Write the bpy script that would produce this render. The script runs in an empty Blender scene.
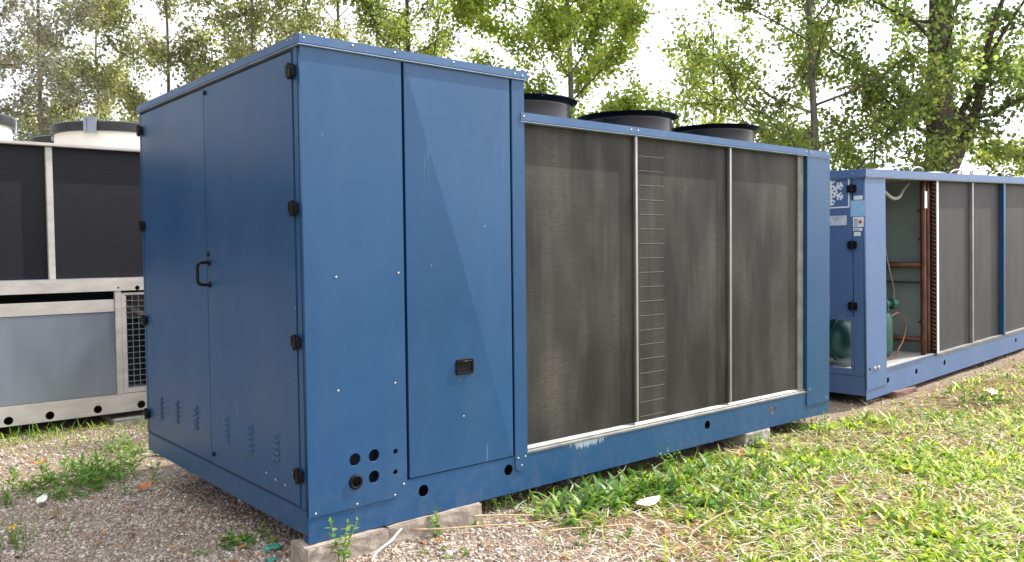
import bpy, bmesh, math, random
import numpy as np
from mathutils import Vector, Matrix

C = bpy.context.scene
COL = C.collection
R = math.radians
rnd = random.Random(7)

# ------------------------------------------------------------------ camera
CAM = Vector((-1.64363, -3.32793, 1.27068))
YAW, PITCH, ROLL, FPX = 0.869127594, -0.036618464, -0.010837658, 839.5447
fw = Vector((math.cos(PITCH)*math.cos(YAW), math.cos(PITCH)*math.sin(YAW), math.sin(PITCH)))
rt = Vector((math.sin(YAW), -math.cos(YAW), 0)); up = rt.cross(fw)
r2 = rt*math.cos(ROLL)+up*math.sin(ROLL); u2 = -rt*math.sin(ROLL)+up*math.cos(ROLL)
cam = bpy.data.cameras.new('camera'); camo = bpy.data.objects.new('camera', cam); COL.objects.link(camo)
M = Matrix((r2, u2, -fw)).transposed().to_4x4(); M.translation = CAM
camo.matrix_world = M
cam.sensor_width = 36; cam.lens = FPX/1024*36; cam.clip_end = 2000; cam.clip_start = .05
C.camera = camo

# ------------------------------------------------------------------ light
SUN_EL, SUN_AZ = R(43), R(-11)
sd = Vector((math.cos(SUN_EL)*math.cos(SUN_AZ), math.cos(SUN_EL)*math.sin(SUN_AZ), math.sin(SUN_EL)))
sun = bpy.data.lights.new('sun', 'SUN'); sun.energy = 5.0; sun.angle = R(.53); sun.color = (1, .94, .85)
suno = bpy.data.objects.new('sun', sun); COL.objects.link(suno)
suno.rotation_euler = (-sd).to_track_quat('-Z', 'Y').to_euler(); suno.location = (8, -6, 12)
w = bpy.data.worlds.new('World'); C.world = w; w.use_nodes = True
nt = w.node_tree; N = nt.nodes; L = nt.links
bg = N['Background']; bg.inputs['Strength'].default_value = .12
sky = N.new('ShaderNodeTexSky'); sky.sky_type = 'NISHITA'; sky.sun_disc = False
sky.sun_elevation = SUN_EL; sky.sun_rotation = math.atan2(sd.x, sd.y); sky.air_density = 1.0; sky.dust_density = 3.0
tc = N.new('ShaderNodeTexCoord'); nz = N.new('ShaderNodeTexNoise'); nz.inputs['Scale'].default_value = 2.2; nz.inputs['Detail'].default_value = 6
L.new(tc.outputs['Generated'], nz.inputs['Vector'])
rp = N.new('ShaderNodeMapRange'); rp.inputs['From Min'].default_value = .36; rp.inputs['From Max'].default_value = .56
rp.inputs['To Min'].default_value = .8; rp.inputs['To Max'].default_value = .97
L.new(nz.outputs['Fac'], rp.inputs['Value'])
mx = N.new('ShaderNodeMix'); mx.data_type = 'RGBA'
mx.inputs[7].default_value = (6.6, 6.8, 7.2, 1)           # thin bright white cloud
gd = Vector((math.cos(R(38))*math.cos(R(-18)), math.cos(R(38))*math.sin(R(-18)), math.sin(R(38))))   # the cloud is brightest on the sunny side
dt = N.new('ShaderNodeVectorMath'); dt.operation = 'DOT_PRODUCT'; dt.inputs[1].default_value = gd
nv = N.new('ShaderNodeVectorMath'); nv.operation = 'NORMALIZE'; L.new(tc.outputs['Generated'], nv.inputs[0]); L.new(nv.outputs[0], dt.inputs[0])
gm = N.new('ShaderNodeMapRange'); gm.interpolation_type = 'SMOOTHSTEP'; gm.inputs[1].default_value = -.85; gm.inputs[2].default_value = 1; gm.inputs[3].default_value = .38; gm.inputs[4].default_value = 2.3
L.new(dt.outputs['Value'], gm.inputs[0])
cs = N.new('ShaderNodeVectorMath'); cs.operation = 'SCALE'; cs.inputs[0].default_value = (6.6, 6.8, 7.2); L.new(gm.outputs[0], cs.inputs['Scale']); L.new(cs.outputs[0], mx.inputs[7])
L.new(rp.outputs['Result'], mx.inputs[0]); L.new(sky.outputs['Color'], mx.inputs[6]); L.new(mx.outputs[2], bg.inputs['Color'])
C.view_settings.view_transform = 'Standard'; C.view_settings.look = 'None'; C.view_settings.exposure = .64; C.view_settings.gamma = 1
C.cycles.max_bounces = 8; C.cycles.transparent_max_bounces = 8

# ------------------------------------------------------------------ materials
def mat(name, col, rough=.5, metal=0, var=.0, vscale=3, bump=0, bscale=200, col2=None, vs3=None, spec=None, rvar=0):
    m = bpy.data.materials.new(name); m.use_nodes = True
    n = m.node_tree.nodes; l = m.node_tree.links; b = n['Principled BSDF']
    b.inputs['Base Color'].default_value = (*col, 1); b.inputs['Roughness'].default_value = rough; b.inputs['Metallic'].default_value = metal
    if spec is not None: b.inputs['Specular IOR Level'].default_value = spec
    t = n.new('ShaderNodeTexCoord')
    if var or col2 or rvar:
        z = n.new('ShaderNodeTexNoise'); z.inputs['Scale'].default_value = vscale; z.inputs['Detail'].default_value = 7; z.inputs['Roughness'].default_value = .62
        if vs3:
            mp = n.new('ShaderNodeMapping'); mp.inputs['Scale'].default_value = vs3
            l.new(t.outputs['Object'], mp.inputs['Vector']); l.new(mp.outputs['Vector'], z.inputs['Vector'])
        else: l.new(t.outputs['Object'], z.inputs['Vector'])
        cr = n.new('ShaderNodeValToRGB'); cr.color_ramp.elements[0].position = .32; cr.color_ramp.elements[1].position = .68
        c2 = col2 or tuple(min(1, c*(1+var)) for c in col); c1 = col if col2 else tuple(c*(1-var) for c in col)
        cr.color_ramp.elements[0].color = (*c1, 1); cr.color_ramp.elements[1].color = (*c2, 1)
        l.new(z.outputs['Fac'], cr.inputs['Fac']); l.new(cr.outputs['Color'], b.inputs['Base Color'])
        if rvar:
            mr = n.new('ShaderNodeMapRange'); mr.inputs['From Min'].default_value = .3; mr.inputs['From Max'].default_value = .7
            mr.inputs['To Min'].default_value = rough-rvar; mr.inputs['To Max'].default_value = rough+rvar
            l.new(z.outputs['Fac'], mr.inputs['Value']); l.new(mr.outputs['Result'], b.inputs['Roughness'])
    if bump:
        z2 = n.new('ShaderNodeTexNoise'); z2.inputs['Scale'].default_value = bscale; z2.inputs['Detail'].default_value = 3
        l.new(t.outputs['Object'], z2.inputs['Vector'])
        bp = n.new('ShaderNodeBump'); bp.inputs['Strength'].default_value = bump; bp.inputs['Distance'].default_value = .004
        l.new(z2.outputs['Fac'], bp.inputs['Height']); l.new(bp.outputs['Normal'], b.inputs['Normal'])
    return m

def paint(name, col, rough=.42, dust_sheen=.25):
    """powder-coated sheet metal: faint orange peel, slow oil-canning, dusty film and small scratches"""
    m = mat(name, col, rough, 0, .07, 1.7, .035, 420, rvar=.05, spec=.42)
    n = m.node_tree.nodes; l = m.node_tree.links; b = n['Principled BSDF']
    t = n.new('ShaderNodeTexCoord')
    src = b.inputs['Base Color'].links[0].from_socket
    mp = n.new('ShaderNodeMapping'); mp.inputs['Scale'].default_value = (1.6, 1.6, .5)
    z = n.new('ShaderNodeTexNoise'); z.inputs['Scale'].default_value = 2.2; z.inputs['Detail'].default_value = 8; z.inputs['Roughness'].default_value = .7
    l.new(t.outputs['Object'], mp.inputs['Vector']); l.new(mp.outputs['Vector'], z.inputs['Vector'])
    mr = n.new('ShaderNodeMapRange'); mr.inputs['From Min'].default_value = .45; mr.inputs['From Max'].default_value = .85; mr.inputs['To Max'].default_value = dust_sheen
    l.new(z.outputs['Fac'], mr.inputs['Value'])
    x = n.new('ShaderNodeMix'); x.data_type = 'RGBA'; x.inputs[7].default_value = (.34, .37, .4, 1)
    l.new(mr.outputs['Result'], x.inputs[0]); l.new(src, x.inputs[6])
    # specks of chipped paint
    v = n.new('ShaderNodeTexVoronoi'); v.inputs['Scale'].default_value = 9; l.new(t.outputs['Object'], v.inputs['Vector'])
    lt = n.new('ShaderNodeMath'); lt.operation = 'LESS_THAN'; lt.inputs[1].default_value = .035; l.new(v.outputs['Distance'], lt.inputs[0])
    sp = n.new('ShaderNodeSeparateColor'); l.new(v.outputs['Color'], sp.inputs['Color'])
    gt = n.new('ShaderNodeMath'); gt.operation = 'GREATER_THAN'; gt.inputs[1].default_value = .8; l.new(sp.outputs['Red'], gt.inputs[0])
    mu = n.new('ShaderNodeMath'); mu.operation = 'MULTIPLY'; l.new(lt.outputs[0], mu.inputs[0]); l.new(gt.outputs[0], mu.inputs[1])
    mu2 = n.new('ShaderNodeMath'); mu2.operation = 'MULTIPLY'; mu2.inputs[1].default_value = .55; l.new(mu.outputs[0], mu2.inputs[0])
    y = n.new('ShaderNodeMix'); y.data_type = 'RGBA'; y.inputs[7].default_value = (.5, .52, .52, 1)
    l.new(mu2.outputs[0], y.inputs[0]); l.new(x.outputs[2], y.inputs[6]); l.new(y.outputs[2], b.inputs['Base Color'])
    sz_ = n.new('ShaderNodeSeparateXYZ'); l.new(t.outputs['Object'], sz_.inputs[0])
    zr_ = n.new('ShaderNodeMapRange'); zr_.inputs[1].default_value = .02; zr_.inputs[2].default_value = .34; zr_.inputs[3].default_value = .22; zr_.inputs[4].default_value = 0
    l.new(sz_.outputs['Z'], zr_.inputs[0])
    z4 = n.new('ShaderNodeTexNoise'); z4.inputs['Scale'].default_value = 14; z4.inputs['Detail'].default_value = 8; z4.inputs['Roughness'].default_value = .75; l.new(t.outputs['Object'], z4.inputs['Vector'])
    mr4 = n.new('ShaderNodeMapRange'); mr4.inputs[1].default_value = .45; mr4.inputs[2].default_value = .75; l.new(z4.outputs['Fac'], mr4.inputs[0])
    mu4 = n.new('ShaderNodeMath'); mu4.operation = 'MULTIPLY'; l.new(zr_.outputs[0], mu4.inputs[0]); l.new(mr4.outputs[0], mu4.inputs[1])
    y4 = n.new('ShaderNodeMix'); y4.data_type = 'RGBA'; y4.inputs[7].default_value = (.22, .18, .14, 1)
    l.new(mu4.outputs[0], y4.inputs[0]); l.new(y.outputs[2], y4.inputs[6])
    # thin vertical scratches and run marks of worn paint
    mp5 = n.new('ShaderNodeMapping'); mp5.inputs['Scale'].default_value = (46, 46, 3.2); l.new(t.outputs['Object'], mp5.inputs[0])
    z5 = n.new('ShaderNodeTexNoise'); z5.inputs['Scale'].default_value = 1; z5.inputs['Detail'].default_value = 4; l.new(mp5.outputs[0], z5.inputs['Vector'])
    z6 = n.new('ShaderNodeTexNoise'); z6.inputs['Scale'].default_value = 1.5; z6.inputs['Detail'].default_value = 3; l.new(t.outputs['Object'], z6.inputs['Vector'])
    m5 = n.new('ShaderNodeMapRange'); m5.inputs[1].default_value = .66; m5.inputs[2].default_value = .76; m5.inputs[4].default_value = .4; l.new(z5.outputs['Fac'], m5.inputs[0])
    m6 = n.new('ShaderNodeMapRange'); m6.inputs[1].default_value = .54; m6.inputs[2].default_value = .66; l.new(z6.outputs['Fac'], m6.inputs[0])
    mu5 = n.new('ShaderNodeMath'); mu5.operation = 'MULTIPLY'; l.new(m5.outputs[0], mu5.inputs[0]); l.new(m6.outputs[0], mu5.inputs[1])
    y5 = n.new('ShaderNodeMix'); y5.data_type = 'RGBA'; y5.inputs[7].default_value = (.30, .38, .46, 1)
    l.new(mu5.outputs[0], y5.inputs[0]); l.new(y4.outputs[2], y5.inputs[6]); l.new(y5.outputs[2], b.inputs['Base Color'])
    if name == 'blue powder coat':
        def mr_(sock, a, c, d, e):
            q = n.new('ShaderNodeMapRange'); q.inputs[1].default_value = a; q.inputs[2].default_value = c; q.inputs[3].default_value = d; q.inputs[4].default_value = e; l.new(sock, q.inputs[0]); return q.outputs[0]
        def mu_(a, c, op='MULTIPLY'):
            q = n.new('ShaderNodeMath'); q.operation = op; l.new(a, q.inputs[0])
            if isinstance(c, float): q.inputs[1].default_value = c
            else: l.new(c, q.inputs[1])
            return q.outputs[0]
        xm = mr_(mu_(mu_(sz_.outputs['X'], 1.72, 'SUBTRACT'), 0., 'ABSOLUTE'), .32, .05, 0, 1); zm = mr_(sz_.outputs['Z'], .10, .185, 0, 1)
        mp7 = n.new('ShaderNodeMapping'); mp7.inputs['Scale'].default_value = (60, 1, 9); l.new(t.outputs['Object'], mp7.inputs[0])
        z7 = n.new('ShaderNodeTexNoise'); z7.inputs['Scale'].default_value = 1; z7.inputs['Detail'].default_value = 5; l.new(mp7.outputs[0], z7.inputs['Vector'])
        k7 = mr_(mu_(mu_(xm, zm), z7.outputs['Fac']), .30, .46, 0, .8); k7 = mu_(k7, mr_(sz_.outputs['Z'], .1885, .1895, 1, 0))
        y7 = n.new('ShaderNodeMix'); y7.data_type = 'RGBA'; y7.inputs[7].default_value = (.5, .56, .62, 1); l.new(k7, y7.inputs[0]); l.new(y5.outputs[2], y7.inputs[6]); l.new(y7.outputs[2], b.inputs['Base Color'])
    # slow waviness of thin sheet
    bpo = b.inputs['Normal'].links[0].from_node
    z3 = n.new('ShaderNodeTexNoise'); z3.inputs['Scale'].default_value = 1.6; z3.inputs['Detail'].default_value = 1
    l.new(t.outputs['Object'], z3.inputs['Vector'])
    b3 = n.new('ShaderNodeBump'); b3.inputs['Strength'].default_value = .12; b3.inputs['Distance'].default_value = .02
    l.new(z3.outputs['Fac'], b3.inputs['Height']); l.new(b3.outputs['Normal'], bpo.inputs['Normal'])
    return m

BLUE = paint('blue powder coat', (.0115, .068, .176), .37, .06)
BLUE2 = paint('blue powder coat with sky sheen', (.040, .105, .24), .42, .15)  # same blue lightened on the roof caps, sky reflection put into the colour
LIPB = mat('pale bright edge', (.30, .38, .48), .45, .2, .2, 9)  # lighter paint draws the lip as a thin bright line
BLUE3 = paint('faded blue powder coat', (.085, .15, .305), .46, .15)
DBLUE = mat('dark inner blue sheet', (.012, .04, .11), .5, 0, .1)  # deeper blue for inner sheets and dark joints
ALU = mat('bare aluminium', (.40, .40, .40), .42, .85, .12, 6, .02)
GALV = mat('galvanised sheet', (.36, .41, .48), .42, .85, .06, 1.6, vs3=(2, 2, .7), rvar=.05)
GALVD = mat('weathered galvanised sill', (.20, .197, .19), .6, .35, .25, 9, .05, 80)
BEIGE = mat('beige grey frame paint', (.46, .435, .40), .5, .0, .16, 4, .03, 90, vs3=(1, 1, 3))
BLACKP = mat('black plastic', (.006, .006, .007), .42, spec=.25)
RUBBER = mat('black rubber', (.006, .006, .0065), .65, spec=.15)
SHROUD = mat('dark grey plastic shroud', (.017, .017, .021), .30, 0, .2, 5)
WHITEP = mat('cream white shroud', (.78, .75, .68), .45, 0, .06, 6)
SCREW = mat('zinc screw', (.42, .42, .42), .45, .7)
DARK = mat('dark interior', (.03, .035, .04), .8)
TEAL = mat('teal grey inner sheet', (.25, .295, .295), .6, 0, .15, 3)
COPPER = mat('tarnished copper', (.13, .055, .036), .5, .5, .3, 8)
GREEN = mat('green compressor enamel', (.025, .105, .078), .4, 0, .15, 5)
WHITE = mat('white sticker', (.8, .8, .8), .5, 0, .05, 20)
LBLUE = mat('pale blue sticker', (.30, .52, .78), .5, 0, .08, 20)
REDM = mat('red print', (.6, .05, .04), .5)
GREYP = mat('grey print', (.3, .32, .35), .6)
CYANP = mat('teal print', (.08, .35, .5), .5)
HOSE = mat('pale corrugated hose', (.46, .46, .42), .5, 0, .1, 30)
CONCR = mat('rough weathered concrete', (.30, .25, .21), .9, 0, .35, 14, .8, 60)
CONCR2 = mat('grey concrete', (.36, .33, .29), .9, 0, .3, 14, .8, 60)
BRICK = mat('worn red brick', (.19, .10, .08), .9, 0, .3, 20, .6, 70)
BARK = mat('grey brown bark', (.085, .065, .05), .95, 0, .4, 5, .9, 24, vs3=(4, 4, 1))
BARKP = mat('pale grey bark', (.17, .15, .125), .95, 0, .4, 5, .9, 24, vs3=(4, 4, 1))

def coil_mat(name, base, dust_sheen, lines=260., dust_sheen_amt=.55, streak=(5, 5, .9), lamp=.06):
    m = bpy.data.materials.new(name); m.use_nodes = True
    n = m.node_tree.nodes; l = m.node_tree.links; b = n['Principled BSDF']
    b.inputs['Roughness'].default_value = .62; b.inputs['Specular IOR Level'].default_value = .35
    t = n.new('ShaderNodeTexCoord'); sx = n.new('ShaderNodeSeparateXYZ'); l.new(t.outputs['Object'], sx.inputs[0])
    # pale dusty patches, also coloured as sun glancing off the fins
    def noise(scale, det, mapping=None, ro=.6):
        z = n.new('ShaderNodeTexNoise'); z.inputs['Scale'].default_value = scale; z.inputs['Detail'].default_value = det; z.inputs['Roughness'].default_value = ro
        if mapping:
            mp = n.new('ShaderNodeMapping'); mp.inputs['Scale'].default_value = mapping; l.new(t.outputs['Object'], mp.inputs[0]); l.new(mp.outputs[0], z.inputs['Vector'])
        else: l.new(t.outputs['Object'], z.inputs['Vector'])
        return z.outputs['Fac']
    def mrange(s, a, bb, c, d):
        q = n.new('ShaderNodeMapRange'); q.inputs[1].default_value = a; q.inputs[2].default_value = bb; q.inputs[3].default_value = c; q.inputs[4].default_value = d
        l.new(s, q.inputs[0]); return q.outputs[0]
    def math_(op, a, bb):
        q = n.new('ShaderNodeMath'); q.operation = op
        for i, s in enumerate((a, bb)):
            if isinstance(s, (int, float)): q.inputs[i].default_value = s
            else: l.new(s, q.inputs[i])
        return q.outputs[0]
    big = mrange(noise(1.7, 2, (1.3, 1, .6)), .42, .72, 0, 1)
    vert = mrange(noise(3, 2.5, streak), .46, .74, 0, 1)
    fine = mrange(noise(18, 4, (1, 1, 9)), .3, .7, .55, 1.15)
    fac = math_('MULTIPLY', math_('MULTIPLY', math_('ADD', math_('MULTIPLY', big, .65), math_('MULTIPLY', vert, .45)), fine), dust_sheen_amt)
    wv = math_('SINE', math_('MULTIPLY', sx.outputs['Z'], lines), 0)
    wl = mrange(wv, -1, 1, 1-lamp, 1+lamp)
    x = n.new('ShaderNodeMix'); x.data_type = 'RGBA'; x.inputs[6].default_value = (*base, 1); x.inputs[7].default_value = (*dust_sheen, 1)
    l.new(fac, x.inputs[0])
    y = n.new('ShaderNodeMix'); y.data_type = 'RGBA'; y.blend_type = 'MULTIPLY'; y.inputs[0].default_value = 1
    cc = n.new('ShaderNodeCombineColor')
    for i in range(3): l.new(wl, cc.inputs[i])
    l.new(x.outputs[2], y.inputs[6]); l.new(cc.outputs[0], y.inputs[7]); l.new(y.outputs[2], b.inputs['Base Color'])
    bp = n.new('ShaderNodeBump'); bp.inputs['Strength'].default_value = .25; bp.inputs['Distance'].default_value = .002
    l.new(noise(160, 2), bp.inputs['Height']); l.new(bp.outputs[0], b.inputs['Normal'])
    return m
COIL = coil_mat('dusty sheen condenser fins', (.012, .0108, .0102), (.120, .107, .092), 330., .72, (2.6, 2.6, .38), .03)
COILG = coil_mat('grey condenser fins', (.040, .037, .041), (.11, .10, .105), 260, .4, (4, 4, .5), .06)
COILN = coil_mat('dark navy condenser fins', (.004, .004, .008), (.009, .009, .013), 150, .4, (3, 3, 1), .14)

def island_mat(name, cols, rough=.8, trans=0., bump=0, spec=.45, noise=None):
    """colour picked per leaf / pebble / straw from a ramp"""
    m = bpy.data.materials.new(name); m.use_nodes = True
    n = m.node_tree.nodes; l = m.node_tree.links; b = n['Principled BSDF']; o = n['Material Output']
    b.inputs['Roughness'].default_value = rough; b.inputs['Specular IOR Level'].default_value = spec
    g = n.new('ShaderNodeNewGeometry'); cr = n.new('ShaderNodeValToRGB')
    e = cr.color_ramp.elements
    while len(e) < len(cols): e.new(.5)
    for i, c in enumerate(cols): e[i].position = c[0]; e[i].color = (*c[1], 1)
    l.new(g.outputs['Random Per Island'], cr.inputs['Fac'])
    src = cr.outputs['Color']
    if noise:
        t = n.new('ShaderNodeTexCoord'); z = n.new('ShaderNodeTexNoise'); z.inputs['Scale'].default_value = noise; z.inputs['Detail'].default_value = 4
        l.new(t.outputs['Object'], z.inputs['Vector'])
        mr = n.new('ShaderNodeMapRange'); mr.inputs[1].default_value = .3; mr.inputs[2].default_value = .7; mr.inputs[3].default_value = .62; mr.inputs[4].default_value = 1.3
        l.new(z.outputs['Fac'], mr.inputs[0]); vm = n.new('ShaderNodeVectorMath'); vm.operation = 'SCALE'
        l.new(src, vm.inputs[0]); l.new(mr.outputs[0], vm.inputs['Scale']); src = vm.outputs[0]
    l.new(src, b.inputs['Base Color'])
    if trans:
        tr = n.new('ShaderNodeBsdfTranslucent'); ms = n.new('ShaderNodeMixShader'); ms.inputs[0].default_value = trans
        gm = n.new('ShaderNodeMix'); gm.data_type = 'RGBA'; gm.blend_type = 'MULTIPLY'; gm.inputs[0].default_value = 1; gm.inputs[7].default_value = (1.25, 1.3, .7, 1)
        l.new(src, gm.inputs[6]); l.new(gm.outputs[2], tr.inputs['Color'])
        l.new(b.outputs[0], ms.inputs[1]); l.new(tr.outputs[0], ms.inputs[2]); l.new(ms.outputs[0], o.inputs['Surface'])
    return m
def ramp(*cs): return [(i/(len(cs)-1), c) for i, c in enumerate(cs)]
LEAF_LIME = island_mat('lime leaves', ramp((.22, .31, .06), (.30, .40, .09), (.40, .48, .13), (.50, .49, .13)), .5, .55, noise=.9)
LEAF_MID = island_mat('mid green leaves', ramp((.145, .205, .065), (.21, .28, .09), (.29, .36, .125), (.46, .44, .13)), .45, .6, noise=.8)
LEAF_DARK = island_mat('dark green leaves', ramp((.085, .14, .05), (.125, .185, .068), (.18, .245, .095), (.27, .30, .12)), .45, .6, noise=.8)
LEAF_OLIVE = island_mat('olive leaves', ramp((.18, .21, .11), (.25, .275, .145), (.35, .37, .21), (.44, .40, .26)), .5, .58, noise=.7)  # leaf colours lightened to stand for haze over the left trees
LEAF_GREY = island_mat('grey green leaves', ramp((.22, .235, .19), (.30, .31, .25), (.40, .41, .35), (.34, .27, .22)), .6, .3, noise=.7)  # these leaf colours carry the same painted haze
GRASS = island_mat('grass blades', ramp((.06, .14, .012), (.13, .27, .02), (.26, .42, .03), (.42, .54, .05), (.52, .58, .09), (.68, .63, .36)), .45, .5, spec=.4)
WEED = island_mat('weed leaves', ramp((.04, .11, .02), (.08, .18, .03), (.14, .27, .045), (.24, .36, .06)), .45, .35, spec=.4)
WEEDL = island_mat('light weed leaves', ramp((.09, .20, .03), (.15, .28, .05), (.22, .34, .07)), .45, .4, spec=.4)
STRAW = island_mat('dry clippings', ramp((.17, .08, .045), (.34, .19, .11), (.52, .40, .27), (.68, .62, .50), (.80, .77, .70)), .8, .15)
LITTER = island_mat('dead leaves', ramp((.13, .06, .03), (.28, .13, .05), (.42, .24, .08), (.3, .2, .12)), .7, .2)
PEBBLE = island_mat('gravel stones', ramp((.19, .14, .105), (.29, .23, .185), (.38, .32, .27), (.36, .26, .20), (.47, .42, .36), (.62, .575, .52)), .75, 0, noise=40)

# ------------------------------------------------------------------ mesh helpers
def link(name, me, m, parent=None, smooth=False):
    o = bpy.data.objects.new(name, me); COL.objects.link(o)
    if m: me.materials.append(m)
    if smooth:
        me.polygons.foreach_set('use_smooth', [True]*len(me.polygons))
    if parent: o.parent = parent
    return o
def from_bm(name, bm, m, parent=None, smooth=False, loc=None):
    me = bpy.data.meshes.new(name); bm.to_mesh(me); bm.free()
    o = link(name, me, m, parent, smooth)
    if loc: o.location = loc
    return o
def bm_box(bm, x, y, z, bev=.003):
    b = bmesh.new(); bmesh.ops.create_cube(b, size=1)
    for v in b.verts: v.co = Vector(((x[0]+x[1])/2+v.co.x*(x[1]-x[0]), (y[0]+y[1])/2+v.co.y*(y[1]-y[0]), (z[0]+z[1])/2+v.co.z*(z[1]-z[0])))
    if bev: bmesh.ops.bevel(b, geom=b.edges[:], offset=min(bev, .45*min(x[1]-x[0], y[1]-y[0], z[1]-z[0])), segments=2, affect='EDGES')
    merge(bm, b)
def merge(bm, b, mtx=None):
    me = bpy.data.meshes.new('t'); b.to_mesh(me); b.free()
    if mtx: me.transform(mtx)
    bm.from_mesh(me); bpy.data.meshes.remove(me)
def box(name, x, y, z, m, parent=None, bev=.003):
    bm = bmesh.new(); bm_box(bm, x, y, z, bev); return from_bm(name, bm, m, parent)
def bm_tube(bm, pts, rad, seg=10, cap=True, taper=None):
    pts = [Vector(p) for p in pts]; rings = []
    ref = None
    for i, p in enumerate(pts):
        t = (pts[min(i+1, len(pts)-1)]-pts[max(i-1, 0)]).normalized()
        if ref is None: ref = t.orthogonal().normalized()
        ref = (ref-t*ref.dot(t)).normalized(); b = t.cross(ref)
        r = rad if not isinstance(rad, (list, tuple)) else rad[i]
        rings.append([bm.verts.new(p+(ref*math.cos(a)+b*math.sin(a))*r) for a in [2*math.pi*k/seg for k in range(seg)]])
    for A, B in zip(rings, rings[1:]):
        for k in range(seg): bm.faces.new((A[k], A[(k+1) % seg], B[(k+1) % seg], B[k]))
    if cap:
        bm.faces.new(rings[0][::-1]); bm.faces.new(rings[-1])
def tube(name, pts, rad, m, parent=None, seg=10, smooth=True):
    bm = bmesh.new(); bm_tube(bm, pts, rad, seg); return from_bm(name, bm, m, parent, smooth)
def spline(pts, n=8):
    """Catmull-Rom through pts"""
    P = [Vector(p) for p in pts]; P = [P[0]*2-P[1]]+P+[P[-1]*2-P[-2]]; out = []
    for i in range(1, len(P)-2):
        for k in range(n):
            t = k/n; a, b, c, d = P[i-1:i+3]
            out.append(.5*((2*b)+(c-a)*t+(2*a-5*b+4*c-d)*t*t+(3*b-a-3*c+d)*t**3))
    return out+[P[-2]]
def bm_lathe(bm, prof, seg=48, close=False):
    rings = []
    for r, z in prof:
        rings.append([bm.verts.new((r*math.cos(2*math.pi*k/seg), r*math.sin(2*math.pi*k/seg), z)) for k in range(seg)])
    pr = list(zip(rings, rings[1:])) + ([(rings[-1], rings[0])] if close else [])
    for A, B in pr:
        for k in range(seg): bm.faces.new((A[k], A[(k+1) % seg], B[(k+1) % seg], B[k]))
    return rings
def lathe(name, prof, m, parent=None, seg=48, close=False, caps=False, loc=(0, 0, 0), mtx=None):
    bm = bmesh.new(); rg = bm_lathe(bm, prof, seg, close)
    if caps: bm.faces.new(rg[0][::-1]); bm.faces.new(rg[-1])
    bmesh.ops.recalc_face_normals(bm, faces=bm.faces)
    if mtx: bmesh.ops.transform(bm, matrix=mtx, verts=bm.verts)
    o = from_bm(name, bm, m, parent, True, loc)
    try: o.data.set_sharp_from_angle(angle=R(40))
    except Exception: pass
    return o
def plate(name, outline, holes, thick, mtx, m, parent=None, bevel=0.0):
    """sheet with real holes: outline/hole loops in (u,v), thickness along +w, placed by mtx"""
    cu = bpy.data.curves.new('p', 'CURVE'); cu.dimensions = '2D'; cu.fill_mode = 'BOTH'; cu.extrude = thick/2; cu.bevel_depth = bevel
    def loop(pts):
        s = cu.splines.new('POLY'); s.points.add(len(pts)-1); s.use_cyclic_u = True
        for p, q in zip(s.points, pts): p.co = (q[0], q[1], 0, 1)
    loop(outline)
    for h in holes:
        if len(h) == 3: loop([(h[0]+h[2]*math.cos(2*math.pi*k/28), h[1]+h[2]*math.sin(2*math.pi*k/28)) for k in range(28)])
        else: loop(list(h))
    o = bpy.data.objects.new('p', cu); COL.objects.link(o)
    bpy.context.view_layer.update()
    dg = bpy.context.evaluated_depsgraph_get(); me = bpy.data.meshes.new_from_object(o.evaluated_get(dg))
    bpy.data.objects.remove(o); bpy.data.curves.remove(cu)
    me.transform(Matrix.Translation((0, 0, thick/2))); me.transform(mtx); me.materials.clear(); me.name = name
    bm = bmesh.new(); bm.from_mesh(me); bmesh.ops.remove_doubles(bm, verts=bm.verts, dist=1e-5); bmesh.ops.recalc_face_normals(bm, faces=bm.faces); bm.to_mesh(me); bm.free()
    return link(name, me, m, parent)
FRONT = Matrix(((1, 0, 0, 0), (0, 0, 1, 0), (0, 1, 0, 0), (0, 0, 0, 1)))   # u->x, v->z, w->+y
SIDE = Matrix(((0, 0, 1, 0), (1, 0, 0, 0), (0, 1, 0, 0), (0, 0, 0, 1)))    # u->y, v->z, w->+x
def front(y): return Matrix.Translation((0, y, 0)) @ FRONT
def side(x): return Matrix.Translation((x, 0, 0)) @ SIDE
def rect(x0, x1, z0, z1): return [(x0, z0), (x1, z0), (x1, z1), (x0, z1)]
def rrect(y0, y1, z0, z1, r, n_=5):
    out = []
    for cy_, cz_, a0 in ((y1-r, z1-r, 0), (y0+r, z1-r, 90), (y0+r, z0+r, 180), (y1-r, z0+r, 270)):
        for k in range(n_+1): a = R(a0+90*k/n_); out.append((cy_+r*math.cos(a), cz_+r*math.sin(a)))
    return out
def thing(name, label, cat, loc=(0, 0, 0), group=None):
    o = bpy.data.objects.new(name, None); COL.objects.link(o); o.location = loc; o.empty_display_size = .1
    o['label'] = label; o['category'] = cat
    if group: o['group'] = group
    return o
def tag(o, label, cat, group=None):
    o['label'] = label; o['category'] = cat
    if group: o['group'] = group
    return o
def np_mesh(name, V, F, m, parent=None, smooth=False):
    me = bpy.data.meshes.new(name); V = np.asarray(V, np.float32); F = np.asarray(F, np.int32); k = F.shape[1]
    me.vertices.add(len(V)); me.vertices.foreach_set('co', V.ravel())
    me.loops.add(F.size); me.loops.foreach_set('vertex_index', F.ravel())
    me.polygons.add(len(F)); me.polygons.foreach_set('loop_start', np.arange(0, F.size, k, dtype=np.int32))
    me.polygons.foreach_set('loop_total', np.full(len(F), k, np.int32))
    if smooth: me.polygons.foreach_set('use_smooth', np.ones(len(F), bool))
    me.update(calc_edges=True)
    return link(name, me, m, parent)
SCREW_ME = None
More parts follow.
